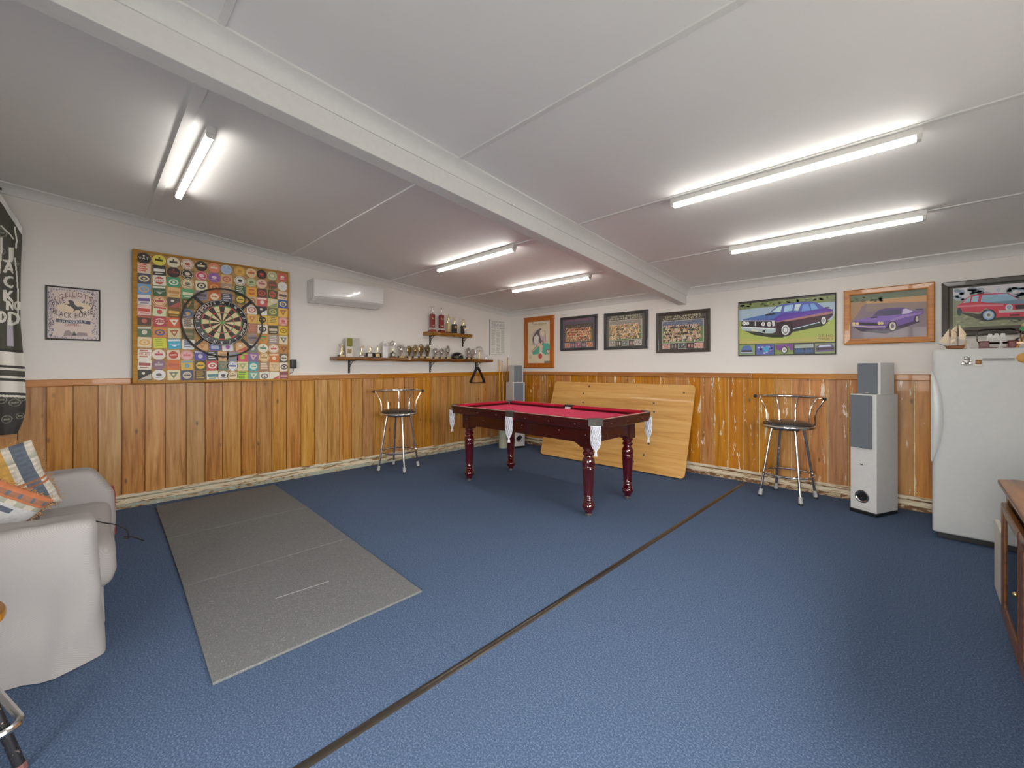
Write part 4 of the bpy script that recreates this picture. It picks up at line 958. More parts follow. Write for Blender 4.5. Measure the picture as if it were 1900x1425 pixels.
# cap
t = thing('baseball_cap', 'black cap with a white mark lying on the trophy shelf', 'cap', (XA+.115, 3.855, SHZ+.001), QA)
cp = MB(); n = 20; prof = [(.082, 0), (.088, .025), (.083, .055), (.066, .082), (.036, .098), (0, .102)]; cp.lathe(prof, n, Matrix.Diagonal((1.05, .95, 1, 1))); cp.build('crown', 'black_plastic', t, smooth=60)
b = MB(); vs = []; m_ = 12
for i in range(m_+1):
    a_ = R(-58+116*i/m_)
    for rr, zz in ((.088, .012), (.150, .004), (.150, .0005), (.088, .006)): vs.append((math.cos(a_)*rr*1.1, math.sin(a_)*rr*.9, zz))
b.add(vs, [(i*4+j, i*4+(j+1) % 4, i*4+4+(j+1) % 4, i*4+4+j) for i in range(m_) for j in range(4)]+[(0, 1, 2, 3), tuple(m_*4+j for j in (3, 2, 1, 0))]); b.build('peak', 'black_plastic', t, smooth=50)
b = MB(); b.tube([(-.03, -.084, .050), (.0, -.088, .066), (.02, -.086, .056), (.045, -.078, .062), (.06, -.068, .05)], .007, 5); b.build('white_mark', 'white_matt', t, smooth=True)
b = MB(); b.tube([(-.09, -.035, .03), (-.07, -.062, .03), (-.045, -.077, .03)], .006, 5); b.build('side_band', 'goldplaque', t, smooth=True)
trophy('silver trophy standing just behind the peak of the cap', 4.075, 'resin', .185, 'silver', wd=.07, dx=-.10)
trophy('grey silver trophy between the cap and the hoop trophy', 4.165, 'resin', .165, 'silver', wd=.075, dx=-.10)
t = thing('trophy', 'silver hoop trophy with beads around a central stem', 'trophy', (XA+.10, 4.70, SHZ+.001), QA, 'trophies on the long shelf')
t.location = (XA+.10, 4.300, SHZ+.001)
MB().box(-.05, .05, -.022, .022, 0, .022).build('base', 'goldplaque', t, bevel=.003)
hp = [(.078*math.cos(R(-15+210*i/22)), 0, .115+.085*math.sin(R(-15+210*i/22))) for i in range(23)]
hb = MB().tube(hp, .005, 6); [hb.sphere(p_, .010, 5) for p_ in hp[::2]]; hb.build('hoop', 'silver', t, smooth=True)
MB().tube([(0, 0, .022), (0, 0, .13)], .007, 6).sphere((0, 0, .135), .016, 6).build('stem', 'bronze', t, smooth=True)
# poles of small shelf: right-hand end of the long shelf stops before this figurine pair
t = thing('figurine', 'tiny clear figurine pair at the corner end of the long shelf', 'figurine', (XA+.16, 4.452, SHZ+.001), QA)
t.location = (XA+.11, 4.445, SHZ+.001)
for sx in (-.018, .018): figure(MB(), sx, 0, .085, pose=0).build('small_figure', 'silver', t, smooth=True)
for i, (y, lab) in enumerate(((3.419, 'tall red column trophy with a silver figure, closest to the air conditioner'), (3.575, 'tall red column trophy with a silver figure, beside the slim gold one'))):
    trophy(lab, y, 'column', .34, wd=.062, shelf='short', dx=-.10, pose=i)
trophy('slim gold column trophy with a gold player on the short shelf', 3.704, 'slim', .28, wd=.04, shelf='short', dx=-.09)
trophy('black block trophy with gold rosette in the middle of the short shelf', 3.817, 'plinth', .25, wd=.07, shelf='short', dx=-.09)
trophy('black block trophy with gold rosette, last on the short shelf', 3.987, 'plinth', .235, wd=.072, shelf='short', dx=-.09)
t = thing('figurine', 'small white cup in front of the last black block trophy', 'cup', (XA+.15, 3.975, 1.763), QA)
MB().lathe([(.018, 0), (.018, .006), (.009, .012), (.009, .03), (.017, .04), (.02, .075), (.016, .075), (.012, .045), (0, .042)], 14).build('cup', 'silverplaque', t, smooth=50)

# ================================================================== RULES POSTER, TRIANGLE, CUES
pw, ph = .36, .60
t = thing('rules_poster', 'white printed rules sheet in a clear holder near the corner', 'poster', (XA, 4.80, 1.456), QA)
a = Art(pw, ph); a.rect(0, 0, 1, 1, 'bdbdb6')
rr = random.Random(5)
for i in range(4): a.text('RULES OF SNOOKER'[:16-2*(i % 2)], .5, .085+.055*i, .038, '444a66', .78+.05*(i % 2), .008*(-1)**i)
for c_ in range(3):
    for i in range(34):
        y = .285+.0195*i
        if rr.random() < .10: continue
        a.hold = True; a.rect(.07+.30*c_, y, .07+.30*c_+.25*rr.uniform(.7, 1), y+.008, '8d8d88')
a.hold = False; a.line([(.04, .965), (.96, .965)], .006, '77776f')
a.build('sheet', t, loc=(0, -.006, 0)); MB().box(-pw/2, pw/2, -.0055, 0, 0, ph).build('backing', 'white_matt', t)
MB().box(-pw/2-.014, -pw/2-.005, -.010, 0, .0, ph).build('side_edge', 'darkgrey', t)
t = thing('triangle_rack', 'black plastic ball triangle hanging from the shelf bracket', 'triangle rack', (XA+.055, 4.300, 1.015), QA)
tri = []
for (cx_, cz_, a0, a1) in ((0, .235, 30, 150), (-.125, .022, 150, 270), (.125, .022, 270, 390)): tri += [(cx_+.020*math.cos(R(a0+(a1-a0)*i/5)), cz_+.020*math.sin(R(a0+(a1-a0)*i/5))) for i in range(6)]
b = MB(); n = len(tri); vs = []
ctr = (0, .09)
for y in (-.028, .028):
    vs += [(p_[0], y, p_[1]) for p_ in tri]+[(ctr[0]+(p_[0]-ctr[0])*.90, y, ctr[1]+(p_[1]-ctr[1])*.90) for p_ in tri]
fs = []
for i in range(n):
    j = (i+1) % n; fs += [(i, j, j+2*n, i+2*n), (i+n, i+3*n, j+3*n, j+n), (i, i+n, j+n, j), (i+2*n, j+2*n, j+3*n, i+3*n)]
b.add(vs, fs); b.build('triangle_frame', 'black_plastic', t, bevel=.003)
MB().tube([(0, -.03, .25), (0, -.012, .285), (0, .010, .30), (0, .02, .285)], .002, 5).build('hook', 'chrome_dull', t)
ct = thing('cue_tube', 'pale cylindrical tube on the floor holding the pool cues', 'cue holder', (-4.70, 4.565, 0))
MB().lathe([(0, .004), (.060, .004), (.066, 0), (.068, .012), (.066, .02), (.066, .30), (.069, .305), (.069, .315), (.062, .315), (.062, .02), (0, .018)], 28).build('tube', 'paleblue_tube', ct, smooth=40)
cues = [((-4.72, 4.545, .021), (-5.015, 4.775, 1.40), 'pool cue leaning farthest from the corner'), ((-4.70, 4.60, .021), (-5.012, 4.845, 1.37), 'dark-tipped pool cue, second from the tall speaker side'), ((-4.675, 4.565, .021), (-5.012, 4.985, 1.43), 'pool cue leaning closest to the corner'), ((-4.70, 4.535, .021), (-5.012, 4.90, 1.185), 'short rest stick with a brass head among the cues')]
for i, (p0, p1, lab) in enumerate(cues):
    t = thing('pool_cue', lab, 'cue', p0, 0, 'cues standing in the tube'); d = Vector(p1)-Vector(p0)
    MB().tube([(0, 0, 0), d*.35, d*.985], [.013, .0105, .0062], 8).build('shaft', 'cuewood', t, smooth=True)
    MB().tube([d*.985, d], .0065, 8).build('tip', ('white_matt', 'iron', 'cuewood', 'brass')[i], t)
    if i == 3: MB().tube([d+Vector((0, -.025, -.01)), d+Vector((0, 0, .008)), d+Vector((0, .025, -.01))], .006, 6).build('rest_head', 'brass', t)
# cue clip on the rail

# ================================================================== BACK WALL PICTURES
def on_back(x0, x1, z0): return ((x0+x1)/2, YB, z0)
# --- snooker player print
w_, h_ = .632, .828; fw = .078
a = Art(w_-2*fw*.9, h_-2*fw*.9, ((970, 297), (1425, 262), (1428, 1140), (965, 1140)))
a.poly([(960, 250), (1440, 250), (1440, 1150), (960, 1150)], 'bfb49c')
a.text("Ton-chance", 1205, 355, 44, '55544c', 280, 0, rot=-.06); a.line([(1040, 395), (1340, 368)], 4, '8a8478')
a.poly([(1050, 900), (1180, 780), (1290, 720), (1400, 735), (1415, 800), (1420, 900), (1330, 970), (1240, 900), (1200, 940), (1080, 960)], '4f9a86')
a.poly([(1040, 890), (1160, 760), (1185, 790), (1060, 930)], '9a8478'); a.line([(1050, 905), (1180, 790)], 8, 'c8c0ae')
a.poly([(1075, 520), (1150, 440), (1230, 430), (1290, 450), (1330, 480), (1320, 560), (1340, 700), (1280, 720), (1180, 760), (1085, 780), (1065, 650)], 'b0a0a0')
a.poly([(1090, 560), (1160, 470), (1225, 430), (1245, 445), (1205, 510), (1225, 620), (1255, 690), (1230, 735), (1190, 690), (1200, 600), (1160, 540), (1100, 600), (1080, 760), (1066, 640)], '544a50')
a.poly([(1105, 590), (1160, 560), (1200, 620), (1185, 700), (1140, 750), (1095, 700)], 'c2bcb4'); a.poly([(1215, 470), (1290, 445), (1315, 520), (1280, 600), (1235, 560)], 'c4b8a0')
a.poly([(1150, 740), (1240, 730), (1280, 790), (1260, 830), (1215, 810)], 'c4a894'); a.poly([(1205, 810), (1265, 800), (1262, 900), (1212, 905)], 'bcae98'); a.poly([(1210, 905), (1255, 900), (1250, 940), (1212, 940)], 'c8c4b8')
a.poly([(1255, 660), (1285, 660), (1295, 720), (1265, 730)], 'a86a70'); a.line([(1300, 470), (1330, 540), (1335, 700)], 10, 'a88a98')
a.ell(1222, 985, 40, 54, 'b04848', 22); a.text('6', 1222, 1005, 40, '7c3034')
a.poly([(1340, 860), (1365, 845), (1385, 862), (1410, 845), (1428, 870), (1422, 910), (1380, 955), (1345, 920)], '5c564c'); a.poly([(1350, 870), (1368, 858), (1385, 878), (1408, 858), (1418, 878), (1410, 908), (1380, 938), (1352, 912)], 'c4a890')
a.rect(1305, 1085, 1415, 1130, '75706a'); a.ell(1022, 1010, 36, 40, 'aca684', 14)
picture('framed_print', 'sketch of a snooker player with green table and red ball in wooden frame', 'picture', on_back(-4.714, -4.082, 1.252), 0, w_, h_, fw, 'frame_rimu', a, .026, 'framed pictures along the back wall')
# --- three premiership team photographs
def crowd(a, x0, x1, y0, y1, cols, rows, seed, skin=('d0a080', 'b88060', 'e0b898')):
    r_ = random.Random(seed); n = 15
    for j in range(rows):
        for i in range(n):
            x = x0+(x1-x0)*(i+.5*(j % 2)+r_.uniform(-.2, .2))/n; y = y0+(y1-y0)*(j+.3)/rows+r_.uniform(-.01, .01); s_ = (x1-x0)/n
            a.hold = i > 0
            a.poly([(x-s_*.55, y+s_*1.6), (x-s_*.42, y+s_*.35), (x, y+s_*.22), (x+s_*.42, y+s_*.35), (x+s_*.6, y+s_*1.6)], r_.choice(cols))
        for i in range(n):
            x = x0+(x1-x0)*(i+.5*(j % 2)+r_.uniform(-.2, .2))/n; y = y0+(y1-y0)*(j+.3)/rows+r_.uniform(-.01, .01); s_ = (x1-x0)/n
            a.hold = i > 0
            a.ell(x, y, s_*.30, s_*.36, r_.choice(skin), 8)
            if r_.random() < .8: a.line([(x-s_*.2, y+s_*.5), (x+r_.choice((-1, 1))*s_*.8, y+r_.uniform(-.4, .9)*s_)], s_*.22, r_.choice(skin+('d8d0c8',)))
            if r_.random() < .35: a.line([(x, y+s_*.3), (x+r_.uniform(-.1, .1)*s_, y+s_*1.3)], s_*.16, r_.choice(('d8d4cc', '302c2c', 'c8b888')))
    a.hold = False
def team(name_label, x0, x1, z0, w_, h_, title, mat_c, photo, grass, sky_c, cols, tcols, seed, title_c, fm='frame_black', skin=None):
    fw = .036; aw, ah = w_-2*fw*.9, h_-2*fw*.9; a = Art(aw, ah)
    a.rect(0, 0, 1, 1, mat_c)
    X0, Y0, X1, Y1 = photo
    for i, t_ in enumerate(title): a.text(t_, .5, .085+.065*i, .048, title_c, .74+.08*i)
    a.rect(X0-.012, Y0-.015, X1+.012, Y1+.015, tcols[0]); a.rect(X0, Y0, X1, Y1, grass); a.rect(X0, Y0, X1, Y0+(Y1-Y0)*.3, sky_c)
    r_ = random.Random(seed+9)
    for i in range(40): a.hold = i > 0; a.ell(r_.uniform(X0+.01, X1-.01), r_.uniform(Y0+.01, Y0+(Y1-Y0)*.28), .008, .009, r_.choice(('8c8880', '5c5a58', 'a8a098')), 6)
    a.hold = False
    crowd(a, X0+.04, X1-.04, Y0+.10, Y1-.05, cols, 5, seed, *( [skin] if skin else []))
    for i in range(9): a.hold = i > 0; a.ell(X0+.08+(X1-X0-.16)*i/8+r_.uniform(-.02, .02), Y1-.035+r_.uniform(-.015, .01), .012, .014, 'd8d4cc', 7)
    a.hold = False
    yb = Y1+.04; hb = .96-yb
    for (u0, u1, c_) in ((X0, X0+.16, tcols[1]), (.42, .58, tcols[2]), (X1-.17, X1, tcols[3])):
        a.rect(u0-.006, yb-.008, u1+.006, yb+hb+.008, 'a8a498'); a.rect(u0, yb, u1, yb+hb, c_)
        for i in range(9): a.hold = i > 0; a.ell(r_.uniform(u0+.015, u1-.015), r_.uniform(yb+.01, yb+hb-.01), .013, .018, r_.choice(('d0c8bc', '4a4440', 'b08070', '807870')), 6)
        a.hold = False
    for u in (.30, .36, .64, .70): a.ell(u, yb+hb*.5, .018, hb*.42, r_.choice(('b8b4ac', '88807a', 'a87870')), 10)
    return picture('team_photograph', name_label, 'picture', on_back(x0, x1, z0), 0, w_, h_, fw, fm, a, .024, 'framed pictures along the back wall')
team('black-framed team photograph with a crimson and purple banner, smallest of three', -3.955, -3.297, 1.512, .655, .508, ['2001 PREMIERS'], '524c58', (.09, .21, .92, .78), '6c6c40', '4c4438', ['a05a44', 'b0684c', '8c4438', '584038', 'b8885c'], ['3c3a40', 'a87060', '8a4a68', 'a86848'], 21, 'a0506c')
team('black-framed team photograph, players in gold and white, middle of three', -3.183, -2.528, 1.505, .655, .505, ['2003 AFL PREMIERS', 'BRISBANE LIONS'], '4a4844', (.08, .19, .90, .78), '5c6c48', '827c74', ['b08c5c', 'c0a47c', '8c7458', '948c84', '605848'], ['b0aca0', '8c8884', '687470', 'a8a09c'], 22, 'b8b498')
team('dark-framed team photograph, crowd of players in black and white stripes, largest of three', -2.415, -1.762, 1.441, .655, .505, ['2010 AFL PREMIERS', 'COLLINGWOOD F.C.'], '413c38', (.08, .19, .92, .79), '5c7844', '586078', ['4a4244', 'b08478', '6c5850', 'a8988c', '383436'], ['b0aca0', 'a88078', '4c5c5c', 'b88c80'], 23, 'c0b894', 'frame_dkbrown')

def trace(w_, h_, quad): return Art(w_, h_, quad)
# --- purple sedan poster
w_, h_ = .866, .600
a = trace(w_, h_, ((200, 340), (1435, 228), (1432, 1003), (205, 1018)))
a.poly([(200, 340), (1435, 228), (1432, 1003), (205, 1018)], '35342e')
a.poly([(212, 368), (1422, 262), (1420, 848), (215, 868)], '8a9a52')
a.poly([(212, 640), (600, 700), (1420, 560), (1420, 845), (1000, 855), (215, 866)], '93a052'); a.poly([(215, 800), (700, 820), (1420, 760), (1420, 845), (215, 866)], 'a09a58')
a.poly([(212, 372), (1422, 264), (1422, 345), (1290, 352), (800, 388), (400, 418), (212, 442)], '6c7850')
r_ = random.Random(4)
for i in range(60): a.hold = i > 0; x = r_.uniform(230, 1410); a.ell(x, 378-.085*(x-212)+r_.uniform(0, 40), r_.uniform(12, 30), r_.uniform(8, 15), r_.choice(('4c5a3c', '7c8850', '5c6a44', '8a9458')), 8)
a.hold = False
a.poly([(212, 440), (400, 420), (640, 400), (1290, 352), (1420, 345), (1420, 480), (1380, 575), (240, 585), (212, 570)], '8fa2b2')
a.poly([(280, 700), (400, 755), (640, 790), (760, 790), (900, 720), (1260, 650), (1350, 580), (1230, 590), (890, 670), (640, 690)], '262e22')
a.poly([(242, 570), (660, 585), (690, 590), (1390, 455), (1394, 515), (1345, 560), (1320, 580), (1240, 600), (890, 690), (860, 640), (800, 600), (730, 620), (690, 680), (690, 745), (640, 735), (270, 690), (240, 640)], '3c2434')
a.poly([(245, 562), (330, 540), (540, 498), (640, 478), (760, 482), (1000, 466), (1240, 420), (1330, 430), (1388, 440), (1390, 470), (1100, 522), (690, 592), (655, 572), (300, 580)], '4c3690')
a.poly([(245, 562), (330, 540), (520, 503), (640, 474), (760, 482), (700, 520), (640, 562), (400, 568)], '45639c')
a.poly([(690, 592), (700, 540), (860, 510), (1000, 500), (1200, 470), (1385, 440), (1390, 462), (1100, 520)], '5a3a94')
a.poly([(598, 472), (690, 398), (740, 372), (1000, 342), (1140, 342), (1195, 358), (1290, 425), (1000, 470), (760, 486)], '48549a')
a.poly([(622, 470), (700, 405), (758, 390), (735, 466)], 'a8c8dc'); a.poly([(770, 466), (790, 390), (895, 374), (880, 452)], '8fb0c8'); a.poly([(905, 450), (920, 374), (996, 368), (955, 455)], 'b4cad6')
a.poly([(1000, 462), (1012, 382), (1080, 368), (1112, 450)], '6488c4'); a.poly([(1105, 370), (1152, 364), (1212, 432), (1125, 448)], '7098cc'); a.poly([(1290, 412), (1350, 410), (1345, 425), (1300, 430)], '3c3c50')
a.poly([(540, 496), (600, 486), (682, 488), (640, 506), (545, 514)], '1e1e28')
a.poly([(245, 580), (640, 588), (660, 645), (400, 652), (250, 640)], '22222a'); a.line([(242, 574), (450, 578), (650, 578)], 9, 'b8bcc0'); a.rect(410, 590, 422, 640, 'a8acb0')
for x, y, q in ((275, 606, 25), (320, 608, 20), (518, 618, 24), (592, 620, 28)): a.ell(x, y, q, q*1.05, 'd4d2c8', 18); a.ell(x, y, q*.6, q*.62, 'b0aca4', 12)
a.poly([(625, 580), (660, 585), (668, 640), (635, 650)], 'b8bcc0')
a.poly([(240, 645), (460, 660), (672, 672), (675, 715), (640, 735), (540, 735), (460, 715), (300, 702), (245, 685)], '98a8ac'); a.poly([(240, 645), (460, 660), (672, 672), (672, 688), (460, 678), (240, 662)], 'bcc8cc'); a.poly([(368, 680), (450, 690), (450, 716), (370, 706)], 'c0bca8'); a.poly([(508, 690), (540, 692), (540, 728), (508, 722)], '20242a')
a.poly([(685, 588), (1000, 530), (1390, 462), (1390, 492), (1000, 556), (690, 608)], '946a66')
a.poly([(690, 600), (760, 585), (860, 590), (900, 620), (895, 690), (860, 760), (760, 780), (690, 745)], '2a1c28'); a.ell(797, 698, 62, 80, '1c1c1e', 26); a.ell(798, 695, 50, 64, 'c2c4c4', 26); a.ell(798, 695, 36, 48, '7c7e80', 20); a.ell(798, 695, 22, 30, 'c8caca', 14)
a.ell(1273, 584, 42, 60, '1c1c1e', 22); a.ell(1276, 580, 30, 46, 'c2c4c4', 20); a.ell(1276, 580, 16, 26, '8c8e90', 12)
a.line([(890, 684), (1230, 600)], 10, 'a0b8c8')
a.text('GT-HO', 1298, 786, 30, '5c3c20', 196); a.text('PHASE 3', 1298, 816, 20, '5c3c20', 190)
def cell(x0, x1, c): s_ = lambda x: -.012*(x-205); a.poly([(x0, 876+s_(x0)), (x1, 876+s_(x1)), (x1, 1004+s_(x1)*.9), (x0, 1004+s_(x0)*.9)], c)
for x0, x1, c in ((214, 416, '788c58'), (428, 655, '4c5c94'), (662, 896, '708048'), (908, 1156, '3c4450'), (1168, 1418, '76865a')): cell(x0, x1, c)
a.poly([(235, 960), (260, 900), (300, 885), (350, 885), (380, 930), (390, 985), (235, 990)], '4c6498'); a.rect(250, 945, 375, 968, '2c2c34'); a.line([(240, 975), (388, 972)], 8, 'c0c4c8')
for i in range(22): a.hold = i > 0; a.ell(r_.uniform(445, 640), r_.uniform(885, 985), 14, 10, r_.choice(('5c8cc0', '7c4c98', 'b0a8c0', '38449c', '9c88b0')), 8)
a.hold = False; a.rect(520, 905, 590, 965, '3c8cb4')
a.poly([(670, 880), (890, 868), (892, 945), (860, 955), (840, 905), (770, 900), (730, 950), (690, 945)], '6c3c84'); a.ell(785, 945, 44, 46, '24222a', 22); a.ell(785, 945, 33, 35, 'b4b6b4', 20); a.ell(785, 945, 14, 15, '84868a', 10)
a.poly([(915, 880), (1150, 870), (1150, 915), (915, 925)], '8c9894'); a.rect(925, 935, 1030, 985, '36507c'); a.rect(1045, 935, 1140, 980, '36507c'); a.ell(1036, 935, 12, 16, '2a2a2e', 10)
a.poly([(1180, 905), (1215, 880), (1370, 872), (1405, 900), (1410, 960), (1180, 972)], '5a4a70'); a.poly([(1225, 890), (1355, 882), (1375, 902), (1210, 912)], 'a8b8c4'); a.poly([(1185, 925), (1405, 915), (1405, 940), (1185, 950)], '34303a')
t = thing('car_poster', 'poster of a purple four-door sedan with five small photos below', 'poster', on_back(-1.462, -.597, 1.383), 0, 'framed pictures along the back wall')
frame_mb(w_, h_, .009, 0, .016, .004).build('frame', 'frame_black', t)
MB().box(-w_/2+.003, w_/2-.003, -.007, -.0005, .003, h_-.003).build('backing', 'darkgrey', t); a.build('print', t, loc=(0, -.0075, 0), mat='print_gloss')
# --- purple coupe
w_, h_ = .612, .512; fw = .050
a = trace(w_-2*fw*.9, h_-2*fw*.9, ((157, 262), (908, 203), (912, 682), (157, 697)))
a.poly([(150, 262), (915, 200), (915, 690), (150, 700)], '786c74')
a.poly([(150, 262), (915, 200), (915, 282), (500, 305), (150, 335)], '66705f'); a.poly([(200, 335), (400, 312), (500, 300), (915, 272), (915, 335), (520, 345), (150, 350)], 'b08a66'); a.poly([(150, 335), (330, 330), (270, 380), (230, 450), (150, 540)], '94785f')
a.poly([(330, 345), (915, 335), (915, 400), (600, 420), (300, 420)], '84756f')
for i in range(26): a.hold = i > 0; a.ell(r_.uniform(170, 500), r_.uniform(285, 325), 16, 9, r_.choice(('4f5a4a', '7c7a5c', '5c6450')), 8)
a.hold = False
a.poly([(190, 570), (260, 615), (500, 645), (620, 610), (840, 530), (800, 520), (500, 590)], '33303a')
a.poly([(178, 530), (200, 512), (370, 472), (430, 412), (490, 396), (700, 394), (770, 425), (878, 425), (872, 448), (832, 470), (826, 540), (770, 540), (610, 585), (520, 615), (470, 592), (250, 588), (185, 560)], '67508c')
a.poly([(240, 575), (500, 600), (540, 530), (600, 525), (620, 570), (770, 525), (790, 470), (820, 460), (826, 540), (520, 622), (260, 606)], '3c3048')
a.poly([(200, 512), (370, 474), (520, 466), (650, 458), (560, 500), (470, 528), (300, 520)], '7a62a4'); a.poly([(540, 505), (660, 465), (860, 440), (840, 455), (680, 490), (560, 525)], '8a74a8')
a.poly([(385, 464), (440, 416), (656, 402), (650, 456), (520, 468)], '4c4a62'); a.poly([(440, 412), (490, 396), (645, 390), (700, 394), (656, 402)], '5a4a7c'); a.poly([(662, 456), (670, 406), (702, 400), (768, 428), (720, 450)], 'b4aec4'); a.poly([(790, 405), (860, 403), (878, 418), (800, 420)], '4a3c64')
a.poly([(355, 480), (420, 472), (425, 484), (365, 490)], '2c2636'); a.poly([(245, 530), (430, 540), (440, 560), (250, 552)], '2c2830')
for x in (195, 230, 440, 468): a.ell(x, 540, 15, 15, 'd4b47c', 12)
a.line([(182, 558), (340, 574), (500, 574)], 11, 'b4a4a4'); a.ell(569, 572, 42, 50, '242028', 24); a.ell(571, 570, 32, 40, 'c4bcb0', 22); a.ell(571, 570, 16, 22, '6c6468', 14); a.ell(806, 506, 20, 38, '242028', 18); a.ell(808, 504, 14, 28, 'b8b0a8', 16)
picture('car_picture', 'purple two-door coupe picture in a light pine frame', 'picture', on_back(-.538, .074, 1.474), 0, w_, h_, fw, 'frame_pine', a, .028, 'framed pictures along the back wall')
# --- red sedan
w_, h_ = .64, .456; fw = .045
a = trace(w_-2*fw, h_-2*fw, ((1130, 186), (1983, 110), (1983, 602), (1130, 616)))
a.poly([(1120, 100), (2000, 90), (2000, 640), (1120, 640)], '4a4840')
a.poly([(1160, 190), (1960, 128), (1960, 560), (1160, 578)], '7f8472'); a.poly([(1160, 190), (1960, 128), (1960, 260), (1160, 290)], 'b4b2b6')
for i in range(70):
    a.hold = i > 0; a.ell(r_.uniform(1175, 1950), r_.uniform(200, 300), r_.uniform(18, 45), r_.uniform(10, 22), r_.choice(('8494a4', '8c98a4', '74848c', '9ca4ac')), 9)
a.hold = False; a.poly([(1160, 420), (1960, 470), (1960, 560), (1160, 578)], '7c8068')
for i in range(60): a.hold = i > 0; a.ell(r_.uniform(1175, 1950), r_.uniform(440, 560), 20, 7, r_.choice(('6c7460', '8c8c74', '5c6454', '98947c')), 7)
a.hold = False
a.poly([(1190, 420), (1400, 520), (1560, 510), (1960, 520), (1960, 470), (1500, 470)], '3c4038')
a.poly([(1186, 365), (1225, 338), (1260, 290), (1300, 262), (1370, 248), (1600, 245), (1690, 315), (1900, 325), (1960, 335), (1960, 490), (1540, 482), (1500, 490), (1480, 420), (1420, 390), (1375, 430), (1230, 420), (1190, 390)], 'b03c4c')
a.poly([(1190, 362), (1370, 352), (1560, 356), (1560, 372), (1370, 372), (1192, 378)], 'b8707c')
a.poly([(1378, 326), (1388, 262), (1590, 250), (1680, 312), (1560, 330), (1420, 336)], '7c9cb0'); a.poly([(1235, 335), (1270, 290), (1300, 272), (1292, 330)], '8ca4b0'); a.poly([(1302, 328), (1312, 272), (1364, 262), (1358, 326)], '8ca8b8'); a.poly([(1420, 336), (1690, 314), (1900, 326), (1960, 336), (1960, 352), (1640, 358)], '60788c')
a.poly([(1650, 368), (1960, 352), (1960, 405), (1660, 410)], '2e2c2e'); a.ell(1605, 390, 30, 32, 'a8b8bc', 18); a.ell(1605, 390, 20, 22, '8098a4', 14)
a.poly([(1520, 418), (1960, 402), (1960, 432), (1525, 442)], 'a4a8a4'); a.poly([(1610, 460), (1690, 458), (1690, 474), (1612, 476)], '4c2028'); a.poly([(1740, 440), (1850, 436), (1850, 462), (1745, 466)], 'c0bcae')
a.ell(1440, 462, 62, 60, '2c3034', 26); a.ell(1442, 462, 46, 46, '7ca0c0', 24); a.ell(1442, 460, 32, 33, 'a8b0ac', 18); a.ell(1442, 460, 14, 15, '58605c', 10); a.ell(1210, 420, 20, 40, '3a4850', 16)
picture('car_picture', 'red sedan picture in a wide black frame above the fridge', 'picture', (.113+w_/2, YB, 1.514), 0, w_, h_, fw, 'frame_dkbrown', a, .026, 'framed pictures along the back wall')

# ================================================================== FRIDGE AND WHAT STANDS ON IT
FX0, FX1, FY0, FY1, FH = .05, .71, 4.37, 4.99, 1.388
fg = thing('upright_freezer', 'white upright freezer with a curved pull handle', 'freezer', ((FX0+FX1)/2, FY0, 0))
hw = (FX1-FX0)/2
MB().box(-hw+.012, hw-.012, .05, FY1-FY0, .04, FH-.004).build('body', 'fridge_white', fg, bevel=.008)
MB().soft(-hw, hw, 0, .052, .045, FH, .018, 8).build('door', 'fridge_white', fg, smooth=True)
MB().box(-hw+.03, hw-.03, .04, .5, 0.004, .042).build('kickboard', 'black_plastic', fg)
for sx in (-1, 1): MB().lathe([(.018, 0), (.02, .01), (.012, .018), (.012, .045)], 12, Matrix.Translation((sx*(hw-.05), .07, 0))).build('foot', 'brass', fg)
n = 24; b = MB(); vs = []
for i in range(n+1):
    tt = i/n; z = .563+(1.225-.563)*tt; e = .056*math.sin(math.pi*tt)**.75
    vs += [(-hw-.006, .03, z), (-hw-.006, -.004-.010*math.sin(math.pi*tt), z), (-hw+e*.6, -.006-.022*math.sin(math.pi*tt), z), (-hw+e, -.003-.012*math.sin(math.pi*tt), z), (-hw+e, .004, z)]
b.add(vs, [(i*5+j, i*5+(j+1) % 5, i*5+5+(j+1) % 5, i*5+5+j) for i in range(n) for j in range(5)]+[(0, 1, 2, 3, 4), tuple(n*5+j for j in (4, 3, 2, 1, 0))])
b.build('handle', 'fridge_edge', fg, smooth=50)
# magnets
def magnet(label, x, z, fn): 
    t = thing('fridge_magnet', label, 'magnet', (x, FY0-.0005, z), 0, 'magnets on the freezer door'); fn(t)
def m_bear(t):
    b = MB()
    for x, z, r_ in ((0, .022, .016), (-.012, .037, .006), (.012, .037, .006), (0, 0, .020), (-.018, -.010, .010), (.018, -.010, .010), (-.02, .008, .007), (.022, .010, .008)): b.lathe([(0, .006), (r_*.7, .005), (r_, 0)], 12, Matrix.Translation((x, 0, z)) @ Matrix.Rotation(R(90), 4, 'X'))
    b.build('pewter_bear', 'silver', t, smooth=50); MB().tube([(-.02, -.007, -.016), (0, -.009, -.022), (.024, -.007, -.014)], .0035, 5).build('ribbon', 'silverplaque', t)
magnet('small pewter bear magnet on the freezer door', .222, 1.293, m_bear)
def m_tile(t):
    MB().box(-.019, .019, -.006, 0, -.027, .027).build('tile', 'cream_board', t, bevel=.004); MB().box(-.015, .015, -.0075, -.005, -.014, .018).build('picture_panel', 'shipwood', t); MB().lathe([(0, .0092), (.009, .008)], 10, Matrix.Translation((0, 0, .002)) @ Matrix.Rotation(R(90), 4, 'X')).build('motif', 'board_tan', t)
magnet('small brown and gold picture magnet between the bear and the grey strip', .277, 1.290, m_tile)
def m_strip(t):
    MB().box(-.072, .072, -.003, 0, -.0095, .0095).build('strip', 'striplabel', t, bevel=.001)
    a = Art(.14, .018); a.text('PRACTICE MAKES PERFECT', .5, .66, .42, '4c4c4c', .5); a.build('lettering', t, loc=(0, -.0032, -.009))
